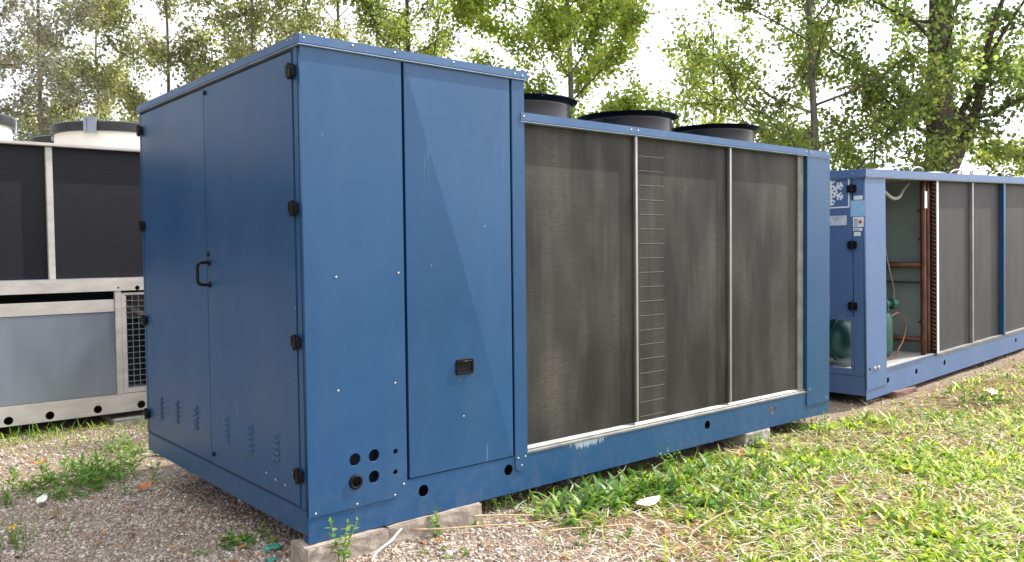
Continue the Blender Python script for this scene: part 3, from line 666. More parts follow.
# mesh grille bay
GF = plate('grille_frame', rect(.458, 1.05, .066, .938), [rect(.495, 1.01, .112, .918)], .012, front(.0), BEIGE, V3)
bm = bmesh.new()
for k in range(11): bm_box(bm, (.4955+k*.0515-.0025, .4955+k*.0515+.0025), (.003, .0075), (.105, .925), 0)
for k in range(17): bm_box(bm, (.488, 1.016), (-.0015, .003), (.112+k*.0504-.0025, .112+k*.0504+.0025), 0)
from_bm('wire_mesh', bm, GALV, GF)
box('frame_post', (1.052, X1), (-.004, .04), (.061, .957), BEIGE, V3, .003)
tube('inner_pipe', [(.5, .3, .86), (.9, .3, .62)], .025, BEIGE, V3, 10)
box('inner_brick', (.52, .75), (.36, .44), (.7, .93), mat('dull brown board', (.3, .22, .16), .8, 0, .3, 10), V3)
box('inner_duct', (.76, 1.0), (.34, .44), (.08, .62), mat('dark slate duct', (.05, .06, .08), .6), V3)
# upper coils and divider
for a_, b_ in ((X0+.05, -1.3), (-1.3, -.06), (-.06, 1.45)): box('coil', (a_, b_), (.055 if a_ != -1.3 else .0555, .1), (1.0675, 2.165), COILN, V3, 0)
for x in (-.066, -1.3): box('coil_divider', (x-.025, x+.025), (.02, .06), (1.068, 2.164), BEIGE, V3, .004)
box('top_rail', (X0, X1), (-.006, .09), (2.166, TOP), BEIGE, V3, .004)
box('roof_deck', (X0, X1), (.091, W3), (2.14, TOP-.003), BEIGE, V3, .003)
box('end_panel', (X1-.03, X1-.002), (.1, W3-.03), (.063, 2.139), BEIGE, V3); box('end_panel', (X0+.002, X0+.03), (.1, W3-.03), (.063, 2.139), BEIGE, V3)
box('back_panel', (X0+.03, X1-.03), (W3-.03, W3-.002), (.063, 2.139), COILN, V3)
for cx, cy in ((.68, .82), (-.72, .82), (-2.12, .82), (.62, 1.80), (-.78, 1.80)):
    if cy > 1: rr, hh = .46, .262
    else: rr, hh = .53, .275
    S = lathe('fan_shroud', [(rr+.02, 0), (rr, .02), (rr-.005, hh-.09), (rr-.005, hh-.085)], WHITEP, V3, 72, loc=(cx, cy, TOP-.004))
    S.modifiers.new('s', 'SOLIDIFY').thickness = .006
    RIMM = bpy.data.materials.get('black vinyl rim') or mat('black vinyl rim', (.022, .022, .026), .4, 0, .3, 8)
    lathe('rim', [(rr-.006, hh-.09), (rr+.022, hh-.088), (rr+.026, hh-.012), (rr+.012, hh), (rr-.012, hh), (rr-.012, hh-.088)], RIMM, S, 72, True)
    for a in ((-127, -37, 143, 53) if cx > .6 else (-80, 10, 100, 190)):
        ca, sa = math.cos(R(a)), math.sin(R(a)); bm = bmesh.new()
        bm_box(bm, (rr+.028, rr+.05), (-.055, -.03), (hh-.115, hh+.015), .004); bm_box(bm, (rr+.028, rr+.05), (.03, .055), (hh-.115, hh+.015), .004)
        bm_box(bm, (rr+.0275, rr+.034), (-.03, .03), (hh-.1, hh+.01), .002); bm_box(bm, (rr-.03, rr+.051), (-.06, .06), (hh+.0155, hh+.028), .004)
        bmesh.ops.rotate(bm, cent=(0, 0, 0), matrix=Matrix.Rotation(R(a), 3, 'Z'), verts=bm.verts)
        from_bm('rim_bracket', bm, GALV, S)

# =================================================================== blocks under the units
def rough_block(name, x, y, z, m, seed, label, cat, group=None):
    bm = bmesh.new(); bmesh.ops.create_cube(bm, size=1)
    bmesh.ops.subdivide_edges(bm, edges=bm.edges[:], cuts=5, use_grid_fill=True)
    rr = random.Random(seed)
    from mathutils import noise as mn
    for v in bm.verts:
        v.co = Vector(((x[0]+x[1])/2+v.co.x*(x[1]-x[0]), (y[0]+y[1])/2+v.co.y*(y[1]-y[0]), (z[0]+z[1])/2+v.co.z*(z[1]-z[0])))
        k = mn.noise_vector(v.co*9+Vector((seed, 0, 0)))*.010+mn.noise_vector(v.co*28+Vector((0, seed, 0)))*.004
        if v.co.z > z[1]-.001: k.z = -abs(k.z)
        v.co += k
    bmesh.ops.bevel(bm, geom=[e for e in bm.edges if e.calc_face_angle(0) > 1], offset=.006, segments=2, affect='EDGES')
    o = from_bm(name, bm, m, None, False)
    c = Vector(((x[0]+x[1])/2, (y[0]+y[1])/2, z[0])); o.data.transform(Matrix.Translation(-c)); o.location = c
    return tag(o, label, cat, group)
G1 = 'concrete blocks propping up the chillers'
rough_block('concrete_block', (-.03, .375), (-.04, .13), (-.17, -.001), CONCR, 1, 'rough pinkish concrete block under the front corner of the large blue chiller', 'concrete block', G1)
rough_block('concrete_block', (.385, .945), (-.02, .3), (-.17, -.001), CONCR, 2, 'second pinkish concrete block, just right of the one under the front corner', 'concrete block', G1)
rough_block('concrete_block', (3.24, 3.54), (-.005, .4), (-.2, -.001), CONCR2, 3, 'grey concrete block under the coil end of the large blue chiller', 'concrete block', G1)
rough_block('concrete_block', (.36, .95), (4.36, 4.8), (-.3, -.15), CONCR2, 4, 'low grey slab under the grey chiller, beside the blue cabinet', 'concrete block', G1)
rough_block('brick_block', (5.75, 6.15), (.14, .45), (-.14, -.028), BRICK, 6, 'reddish brick under the faded blue chiller near its open bay', 'brick', G1)

# =================================================================== gravel, straw, grass
rng = np.random.default_rng(11)
def footprint(x, y, m=.45):
    a = (x > m) & (x < LN-m) & (y > m) & (y < W-m)
    b = (x > 5.3+m) & (y > .25+m); c = (y > 4.4+m)
    return a | b | c
def ico():
    bm = bmesh.new(); bmesh.ops.create_icosphere(bm, subdivisions=1, radius=1); bm.verts.ensure_lookup_table()
    v = np.array([q.co[:] for q in bm.verts]); f = np.array([[p.index for p in q.verts] for q in bm.faces]); bm.free(); return v, f
def view_density(x, y): return np.hypot(x+1.64, y+3.33)
def scatter(n_, x0, x1, y0, y1, keep):
    x = rng.uniform(x0, x1, n_); y = rng.uniform(y0, y1, n_); k = keep(x, y); k = rng.random(n_) < k; return x[k], y[k]
def pebbles(x, y, s0, s1):
    v, f = ico(); n_ = len(x); s = rng.uniform(0, 1, n_)**2*(s1-s0)+s0
    sc = np.stack([s*rng.uniform(.8, 1.35, n_), s*rng.uniform(.7, 1.05, n_), s*rng.uniform(.45, .8, n_)], 1)
    P = v[None]*sc[:, None]*(1+.28*(rng.random((n_, 12, 1))-.5))
    a = rng.uniform(0, 2*np.pi, n_); ca, sa = np.cos(a)[:, None], np.sin(a)[:, None]
    b = rng.normal(0, .35, n_); cb, sb = np.cos(b)[:, None], np.sin(b)[:, None]
    X = P[..., 0]*cb-P[..., 2]*sb; Z = P[..., 0]*sb+P[..., 2]*cb; Y = P[..., 1]
    Q = np.stack([X*ca-Y*sa, X*sa+Y*ca, Z], -1)
    Q += np.stack([x, y, ground(x, y)+sc[:, 2]*rng.uniform(.0, .55, n_)], 1)[:, None]
    return Q.reshape(-1, 3), (f[None]+12*np.arange(n_)[:, None, None]).reshape(-1, 3)
parts = []
x, y = scatter(74000, -1.9, 2.0, -2.2, 4.6, lambda x, y: (~footprint(x, y))*(1-.93*grassiness(x, y))*np.where(view_density(x, y) > 6.3, .75, 1)*np.clip(.8+.75*wob(x, y, 3.1, 5)+.3*wob(x, y, 9, 2), .12, 1))
parts.append(pebbles(x, y, .004, .0125))
x, y = scatter(40000, -1.2, 1.3, -1.0, 2.6, lambda x, y: (~footprint(x, y))*(1-grassiness(x, y)))
parts.append(pebbles(x, y, .004, .009))
x, y = scatter(9000, 1.5, 12, -2.5, 1.2, lambda x, y: (~footprint(x, y))*.5*(1-.7*grassiness(x, y)))
parts.append(pebbles(x, y, .006, .016))
x, y = scatter(2200, -1.9, 1.6, -1.6, 4.4, lambda x, y: .6*(~footprint(x, y))*(1-grassiness(x, y)))
parts.append(pebbles(x, y, .012, .026))
off = 0; VV = []; FF = []
for v, f in parts: VV.append(v); FF.append(f+off); off += len(v)
o = np_mesh('gravel', np.concatenate(VV), np.concatenate(FF), PEBBLE); o['kind'] = 'stuff'; o['label'] = 'pinkish grey gravel stones lying around the chillers'; o['category'] = 'gravel'

def blades(x, y, ln, wd, lean, az, z=None, curl=.5):
    """curved tapering blades: 2-3-2-1 strip (7 verts, 3 quads with a degenerate-free tip)"""
    n_ = len(x); z = ground(x, y) if z is None else z
    d = np.stack([np.cos(az), np.sin(az), np.zeros(n_)], 1); s = np.stack([-np.sin(az), np.cos(az), np.zeros(n_)], 1)
    base = np.stack([x, y, z-.004], 1); out = []
    p = base.copy(); le = lean.copy()
    for k, (wf) in enumerate((.55, 1., .8, .12)):
        out += [p-s*(wd*wf/2)[:, None], p+s*(wd*wf/2)[:, None]]
        p = p+(d*np.sin(le)[:, None]+np.array([0, 0, 1])*np.cos(le)[:, None])*(ln/3)[:, None]; le = np.minimum(le+curl*rng.uniform(.5, 1.4, n_), 1.75)
    P = np.stack(out, 1).reshape(-1, 3); o = 8*np.arange(n_)[:, None, None]
    f = np.array([[0, 1, 3, 2], [2, 3, 5, 4], [4, 5, 7, 6]])[None]+o
    return P, f.reshape(-1, 4)
def join(parts):
    off = 0; A = []; B = []
    for v, f in parts: A.append(v); B.append(f+off); off += len(v)
    return np.concatenate(A), np.concatenate(B)
def vis_fall(x, y):   # fewer blades where each is tiny
    d = view_density(x, y); return np.clip((4.2/d)**1.0, .2, 1)
def patch(x, y): return np.clip(.5+.42*wob(x, y, 2.7, 1.5)+.28*wob(x, y, 7.7, 4), .16, 1)
def gkeep(x, y):
    dry = sstep(3.8, 5.2, x)*sstep(-1.5, -.2, y)
    g = grassiness(x, y)*(1-.75*dry)
    near_gravel = 1-.88*sstep(.85, .35, np.hypot(x-1.15, (y+.75)*1.2))
    return g*vis_fall(x, y)*patch(x, y)*near_gravel*(~footprint(x, y, .1))
gp = []
x, y = scatter(380000, .6, 13, -4.6, .15, gkeep); n_ = len(x)
# tufts: draw every blade towards its nearest tuft centre
tx = np.round(x/.06+.3*rng.normal(size=n_))*.06; ty = np.round(y/.06+.3*rng.normal(size=n_))*.06
x = x*.45+tx*.55; y = y*.45+ty*.55
gp.append(blades(x, y, rng.uniform(.022, .085, n_), rng.uniform(.007, .019, n_), rng.uniform(.2, 1.45, n_), rng.uniform(0, 6.283, n_)))
# strips of grass along the left chiller and odd blades in the gravel
x, y = scatter(3800, -1.6, 1.6, 3.55, 4.5, lambda x, y: .9*sstep(3.5, 4.3, y)*patch(x, y)); n_ = len(x)
gp.append(blades(x, y, rng.uniform(.03, .12, n_), rng.uniform(.004, .008, n_), rng.uniform(.1, .9, n_), rng.uniform(0, 6.283, n_)))
x, y = scatter(2600, -1.6, 1.0, -1.5, 4.0, lambda x, y: (~footprint(x, y))*np.clip(wob(x, y, 4.3, 2)-.35, 0, 1)); n_ = len(x)
gp.append(blades(x, y, rng.uniform(.02, .06, n_), rng.uniform(.003, .006, n_), rng.uniform(.1, 1.0, n_), rng.uniform(0, 6.283, n_)))
# flat rosettes of broader leaves among the grass, and a few long blades
x, y = scatter(5200, .9, 12, -4.4, .05, lambda x, y: grassiness(x, y)*vis_fall(x, y)*(~footprint(x, y, .1))*(1-.5*sstep(3.8, 5.2, x)*sstep(-1.5, -.2, y))*np.clip(.5+.9*wob(x, y, 3.9, 6), .12, 1)); k = 7
x = np.repeat(x, k)+rng.normal(0, .006, len(x)*k); y = np.repeat(y, k)+rng.normal(0, .006, len(y)*k); n_ = len(x)
gp.append(blades(x, y, rng.uniform(.045, .12, n_), rng.uniform(.013, .027, n_), rng.uniform(.6, 1.35, n_), rng.uniform(0, 6.283, n_), None, .25))
x, y = scatter(9000, .9, 12, -4.4, .05, lambda x, y: grassiness(x, y)*vis_fall(x, y)*patch(x, y)*(~footprint(x, y, .1))); n_ = len(x)
gp.append(blades(x, y, rng.uniform(.09, .17, n_), rng.uniform(.004, .008, n_), rng.uniform(.2, 1.0, n_), rng.uniform(0, 6.283, n_), None, .45))
v, f = join(gp); o = np_mesh('grass', v, f, GRASS, None, True); o['kind'] = 'stuff'; o['label'] = 'short bright green grass and clover in front of the chillers'; o['category'] = 'grass'
# clippings
sp_ = []
def skeep(x, y):
    return np.clip(.25+1.0*sstep(1.2, .2, np.hypot(x-1.3, y+.9))+.75*sstep(4, 6, x)+.55*grassiness(x, y), 0, 1)*vis_fall(x, y)*(~footprint(x, y, .1))*np.clip(.6+.6*wob(x, y, 3.3, 9), .1, 1)*sstep(.5, 1.0, x)
x, y = scatter(150000, .5, 13, -4.4, .1, skeep); n_ = len(x)
sp_.append(blades(x, y, rng.uniform(.03, .11, n_), rng.uniform(.002, .0055, n_), rng.uniform(1.25, 1.55, n_), rng.uniform(0, 6.283, n_), ground(x, y)+rng.uniform(.004, .03, n_), .06))
x, y = scatter(14000, -1.9, 1, -.5, 4.45, lambda x, y: (.3+.6*sstep(3.0, 4.2, y))*(~footprint(x, y))*np.clip(.4+.8*wob(x, y, 4.1, 7), .05, 1)); n_ = len(x)
sp_.append(blades(x, y, rng.uniform(.02, .09, n_), rng.uniform(.002, .004, n_), rng.uniform(1.3, 1.55, n_), rng.uniform(0, 6.283, n_), ground(x, y)+rng.uniform(.006, .02, n_), .05))
x, y = scatter(28000, 1.2, 11, -4.0, .0, lambda x, y: vis_fall(x, y)*(~footprint(x, y, .1))*np.clip(1.6*(wob(x, y, 2.2, 8)+.5*wob(x, y, 6.1, 3))-.35, 0, .8)); n_ = len(x)
sp_.append(blades(x, y, rng.uniform(.03, .13, n_), rng.uniform(.003, .007, n_), rng.uniform(1.2, 1.55, n_), rng.uniform(0, 6.283, n_), ground(x, y)+rng.uniform(.012, .05, n_), .08))
v, f = join(sp_); o = np_mesh('straw', v, f, STRAW); o['kind'] = 'stuff'; o['label'] = 'dry tan grass clippings strewn over the gravel and lawn'; o['category'] = 'straw'
# dead leaves (flat curled)
def leaf_cards(P, D, Nn, ln, wd, fold=.25):
    """folded pointed-oval leaf: base, left, right, tip + mid rib"""
    Sd = np.cross(D, Nn); Sd /= np.linalg.norm(Sd, axis=1, keepdims=True)+1e-9
    l_, w_ = ln[:, None], wd[:, None]; up_ = Nn*w_*fold
    vs = [P, P+D*l_*.33-Sd*w_*.5+up_, P+D*l_*.78-Sd*w_*.34+up_*.6, P+D*l_, P+D*l_*.78+Sd*w_*.34+up_*.6, P+D*l_*.33+Sd*w_*.5+up_]
    V_ = np.stack(vs, 1).reshape(-1, 3); o = 6*np.arange(len(P))[:, None, None]
    return V_, (np.array([[0, 3, 2, 1], [0, 5, 4, 3]])[None]+o).reshape(-1, 4)
def unit(a): return a/(np.linalg.norm(a, axis=1, keepdims=True)+1e-9)
x, y = scatter(6000, -1.6, 11, -3.8, 4.3, lambda x, y: .6*(~footprint(x, y, .1))*vis_fall(x, y)); n_ = len(x)
az = rng.uniform(0, 6.283, n_); D_ = unit(np.stack([np.cos(az), np.sin(az), rng.uniform(-.1, .35, n_)], 1)); Nn = unit(np.stack([rng.normal(0, .3, n_), rng.normal(0, .3, n_), np.ones(n_)], 1)); Nn = unit(Nn-D_*(Nn*D_).sum(1, keepdims=True))
v, f = leaf_cards(np.stack([x, y, ground(x, y)+.012], 1), D_, Nn, rng.uniform(.018, .05, n_), rng.uniform(.012, .03, n_), .4)
o = np_mesh('leaf_litter', v, f, LITTER); o['kind'] = 'stuff'; o['label'] = 'brown and orange dead leaves scattered on the ground'; o['category'] = 'leaf litter'

# =================================================================== single weeds
def strap_plant(name, x, y, n_, ln, wd, m, seed, label, cat, group, spread=.06, lean=(.2, 1.2)):
    r_ = np.random.default_rng(seed); parts = []
    px = r_.normal(0, spread, n_); py = r_.normal(0, spread, n_); z0 = float(ground(x, y))
    az = r_.uniform(0, 6.283, n_); L_ = r_.uniform(ln*.45, ln, n_); W_ = r_.uniform(wd*.6, wd, n_)
    P, f = blades(px, py, L_, W_, r_.uniform(lean[0], lean[1], n_), az, np.zeros(n_), .38)
    o = np_mesh(name, P, f, m, None, True); o.location = (x, y, z0); return tag(o, label, cat, group)
def leafy_plant(name, x, y, stems, h, leaf, m, seed, label, cat, group, spread=.05, tilt=.5, wid=.6):
    r_ = np.random.default_rng(seed); z0 = float(ground(x, y))
    bm = bmesh.new(); P = []; D = []; Nn = []; Ls = []
    for s in range(stems):
        a = r_.uniform(0, 6.283); b0 = Vector((r_.normal(0, spread*.6), r_.normal(0, spread*.6), -.01)); hh = h*r_.uniform(.55, 1); le = r_.uniform(.05, tilt)
        pts = [b0+Vector((math.cos(a)*math.sin(le*(.5+t))*t*hh, math.sin(a)*math.sin(le*(.5+t))*t*hh, math.cos(le)*t*hh)) for t in (0, .35, .7, 1)]
        n0 = len(bm.verts); bm_tube(bm, pts, [.003, .0025, .002, .001], 5); bm.verts.ensure_lookup_table()
        if s == 0: root_v = bm.verts.new((0, 0, -.02)); bm.verts.ensure_lookup_table()
        bm.faces.new((root_v, bm.verts[n0], bm.verts[n0+1]))
        k = max(5, int(hh/.016))
        for i in range(k):
            t = .2+.8*i/(k-1) if k > 1 else 1; j = min(2, int(t*3)); q = pts[j].lerp(pts[j+1], t*3-j)
            az = i*2.4+r_.uniform(-.4, .4); el = r_.uniform(-.1, .7) if t < .92 else 1.0
            d = np.array([math.cos(az)*math.cos(el), math.sin(az)*math.cos(el), math.sin(el)]); n2 = np.array([-math.cos(az)*math.sin(el), -math.sin(az)*math.sin(el), math.cos(el)])+r_.normal(0, .2, 3)
            P.append(q[:]); D.append(d); Nn.append(n2); Ls.append(leaf*r_.uniform(.55, 1)*(1.15-.55*t))
    P = np.array(P); D = unit(np.array(D)); Nn = np.array(Nn); Nn = unit(Nn-D*(Nn*D).sum(1, keepdims=True)); Ls = np.array(Ls)
    v, f = leaf_cards(P, D, Nn, Ls, Ls*wid, .22)
    o = np_mesh('weed', v, f, m, None, True); bm.from_mesh(o.data); bm.to_mesh(o.data); bm.free(); o.data.polygons.foreach_set('use_smooth', [True]*len(o.data.polygons))
    o.name = name; o.location = (x, y, z0); return tag(o, label, cat, group)
WG = 'weeds growing around the chillers'
leafy_plant('weed', .085, -.075, 3, .21, .055, WEEDL, 1, 'tall leafy weed against the front corner of the large blue chiller', 'weed', WG, .05, .35)
leafy_plant('weed', .635, -.045, 3, .15, .05, WEED, 2, 'small upright weed in front of the gap between two concrete blocks', 'weed', WG, .03, .35)
leafy_plant('weed', .55, -.23, 4, .05, .035, WEEDL, 3, 'tiny flat weed on the white gravel below the right pinkish block', 'weed', WG, .07, 1.1)
leafy_plant('weed', .84, -.1, 3, .06, .03, WEED, 4, 'tiny weed at the right end of the second pinkish block', 'weed', WG, .04, .9)
leafy_plant('weed', 1.215, .04, 12, .17, .04, WEED, 5, 'feathery green weed under the post between cabinet and coil', 'weed', WG, .12, .8, .4)
strap_plant('weed', 1.30, -.22, 70, .19, .024, WEED, 6, 'spreading clump of strap leaves right of the bare gravel', 'weed', WG, .10, (.4, 1.35))
strap_plant('weed', 1.62, -.20, 120, .21, .034, WEED, 7, 'broad dark dock leaves below the left coil', 'weed', WG, .11, (.3, 1.3))
strap_plant('weed', 2.0, -.2, 130, .2, .036, WEED, 8, 'dense broad leaves below the first coil divider', 'weed', WG, .13, (.3, 1.3))
leafy_plant('weed', 2.36, -.06, 12, .19, .045, WEEDL, 9, 'upright bright weed under the middle coil', 'weed', WG, .13, .6)
leafy_plant('weed', 3.3, .0, 12, .14, .04, WEEDL, 10, 'bright weed left of the grey block under the coil end', 'weed', WG, .12, .7)
leafy_plant('weed', 3.98, .02, 16, .17, .045, WEEDL, 11, 'leafy weed right of the grey block under the coil end', 'weed', WG, .14, .7)
leafy_plant('weed', -.12, .52, 18, .09, .05, WEED, 12, 'low leafy weed in the shade left of the front corner', 'weed', WG, .14, 1.0)
leafy_plant('weed', -.12, 2.56, 40, .23, .08, WEEDL, 13, 'tall leafy tuft at the far door corner of the large blue chiller', 'weed', WG, .30, 1.0, .4)
leafy_plant('weed', -.42, 2.66, 40, .17, .07, WEEDL, 14, 'sunlit leafy tuft between the cabinet and the grey chiller', 'weed', WG, .36, 1.1, .4)
leafy_plant('weed', -.46, 2.3, 14, .10, .045, WEED, 15, 'low weed at the edge of the cabinet shadow', 'weed', WG, .12, .9)
leafy_plant('weed', -.78, 2.35, 16, .15, .03, WEED, 16, 'wispy weed at the left edge beside the sunlit gravel', 'weed', WG, .12, .6, .4)
leafy_plant('weed', -.92, 1.38, 26, .17, .022, WEED, 17, 'feathery shaded weed at the lower left corner', 'weed', WG, .15, .6, .35)
leafy_plant('weed', .18, 3.25, 14, .15, .06, WEEDL, 18, 'broad leaved weed near the base of the grey chiller', 'weed', WG, .14, .7)
strap_plant('weed', -.28, 4.25, 90, .2, .007, WEED, 19, 'fine grass tuft below the galvanised panel', 'weed', WG, .16, (.1, .9))
leafy_plant('weed', 5.15, -.45, 20, .12, .05, WEEDL, 20, 'low sunny weed in front of the faded blue chiller corner', 'weed', WG, .2, .9)
leafy_plant('weed', 6.05, -.52, 22, .13, .055, WEED, 21, 'green clump in the dry grass before the open bay', 'weed', WG, .18, .8)
strap_plant('weed', 3.0, -.55, 90, .15, .022, WEEDL, 22, 'bright tuft in the lawn before the right coil', 'weed', WG, .18, (.2, 1.2))
strap_plant('weed', 2.2, -.75, 90, .14, .02, WEED, 23, 'green tuft in the lawn right of the white leaf', 'weed', WG, .16, (.3, 1.2))

strap_plant('weed', 2.62, -.28, 120, .19, .03, WEED, 24, 'wide clump of broad leaves below the second coil divider', 'weed', WG, .2, (.4, 1.35))
strap_plant('weed', 1.95, -.52, 90, .15, .03, WEED, 25, 'broad flat leaves just right of the white curled leaf', 'weed', WG, .15, (.6, 1.4))
leafy_plant('weed', 1.18, -.62, 12, .09, .04, WEED, 26, 'dark small weed in the strawy ground below the white leaf', 'weed', WG, .12, .9)
# loose things on the ground
def curled_leaf(name, x, y, ln, wd, m, az, label, cat, lift=.03):
    bm = bmesh.new(); g = []
    for i in range(9):
        t = i/8; wdt = wd*math.sin(math.pi*min(1, t*.93+.05))**.8; row = []
        for j in range(5):
            s = (j-2)/2; row.append(bm.verts.new(((t-.5)*ln, s*wdt/2, lift*(1.6*(t-.5)**2)+abs(s)**1.5*wd*.22)))
        g.append(row)
    for A, B in zip(g, g[1:]):
        for j in range(4): bm.faces.new((A[j], B[j], B[j+1], A[j+1]))
    o = from_bm(name, bm, m, None, True); o.location = (x, y, float(ground(x, y))+.028); o.rotation_euler = (R(14), R(-6), az); so = o.modifiers.new('s', 'SOLIDIFY'); so.thickness = .0008
    return tag(o, label, cat)
PALE = mat('pale dry leaf', (.72, .70, .62), .6, 0, .1, 30); ORL = mat('orange dead leaf', (.5, .16, .05), .6, 0, .25, 30); YEL = mat('yellow leaf', (.62, .42, .03), .6, 0, .15, 30)
curled_leaf('fallen_leaf', 1.70, -.46, .15, .07, PALE, R(-12), 'large pale white curled leaf lying on the grass below the coil', 'fallen leaf')
curled_leaf('fallen_leaf', 2.97, -.14, .09, .05, ORL, R(30), 'orange dead leaf in the grass beside the grey block', 'fallen leaf')
curled_leaf('fallen_leaf', -.06, 2.1, .10, .05, ORL, R(10), 'rusty leaf beside the grassy tuft at the far door corner', 'fallen leaf')
curled_leaf('fallen_leaf', -.42, 3.22, .09, .045, ORL, R(-20), 'rusty leaf alone on the sunlit gravel', 'fallen leaf')
curled_leaf('fallen_leaf', -.62, 2.17, .13, .05, PALE, R(60), 'pale leaf at the shadow edge on the left', 'fallen leaf')
curled_leaf('fallen_leaf', 3.35, -1.04, .07, .05, YEL, R(80), 'yellow fallen leaf out on the lawn', 'fallen leaf')
curled_leaf('fallen_leaf', 3.2, -1.45, .08, .04, PALE, R(140), 'small pale leaf standing in the lawn below the yellow one', 'fallen leaf')
curled_leaf('fallen_leaf', 6.35, -.42, .16, .09, PALE, R(20), 'white scrap of leaf in the dry grass before the open bay', 'fallen leaf')
curled_leaf('fallen_leaf', -.86, 1.63, .05, .03, YEL, R(50), 'small yellow leaf on the shaded gravel', 'fallen leaf')
def twig(x0, y0, x1, y1, r, m, label, z0=.02, z1=.02, wig=.02):
    a = Vector((0, 0, 0)); b_ = Vector((x1-x0, y1-y0, float(ground(x1, y1))+z1-float(ground(x0, y0))-z0)); rr = random.Random(int(x0*1000))
    pts = [a.lerp(b_, t)+Vector((rr.uniform(-wig, wig), rr.uniform(-wig, wig), rr.uniform(0, wig*.4))) for t in (0, .25, .5, .75, 1)]
    o = tube('twig', spline(pts, 4), r, m, None, 6); o.location = (x0, y0, float(ground(x0, y0))+z0)
    return tag(o, label, 'twig', 'dry twigs on the ground')
TW = mat('dry twig', (.45, .33, .2), .8, 0, .2, 20); TWW = mat('bleached twig', (.62, .58, .52), .8, 0, .15, 20)
twig(.22, -.12, .50, .0, .006, TWW, 'bleached twig leaning on the crack between the pinkish blocks', .0, .075)
twig(.5, -.05, 1.12, -.3, .0045, TW, 'long straw stalk crossing the white gravel below the blocks', .05, .02)
twig(.86, -.06, 1.2, -.2, .005, TW, 'brown twig right of the second pinkish block', .05, .015)
twig(1.02, -.42, 1.42, -.62, .005, TW, 'thin dry twig on the strawy ground left of the white leaf', .02, .02)
twig(1.55, -.02, 1.68, .09, .004, TWW, 'pale stalk standing up against the base rail', .0, .11)
twig(1.95, .02, 2.22, .1, .004, TWW, 'long pale stalk arching before the first coil divider', .02, .13)
twig(1.5, -.9, 2.1, -.75, .0035, TW, 'straight straw across the lawn', .03, .03)
GPL = mat('green plastic film', (.03, .30, .22), .35)
def scrap(x, y, s, label, seed):
    rr = random.Random(seed); bm = bmesh.new(); g = [[bm.verts.new(((i-2)*s+rr.uniform(-.4, .4)*s, (j-2)*s*.7+rr.uniform(-.4, .4)*s, rr.uniform(0, 1.2)*s)) for j in range(5)] for i in range(5)]
    for i in range(4):
        for j in range(4): bm.faces.new((g[i][j], g[i+1][j], g[i+1][j+1], g[i][j+1]))
    o = from_bm('plastic_scrap', bm, GPL, None, True); o.location = (x, y, float(ground(x, y))+.012); o.modifiers.new('s', 'SOLIDIFY').thickness = .001
    return tag(o, label, 'plastic scrap')
scrap(-.03, .30, .018, 'crumpled green plastic scrap beside the corner block', 3)
scrap(-.10, .17, .012, 'smaller green plastic scrap at the bottom edge', 5)

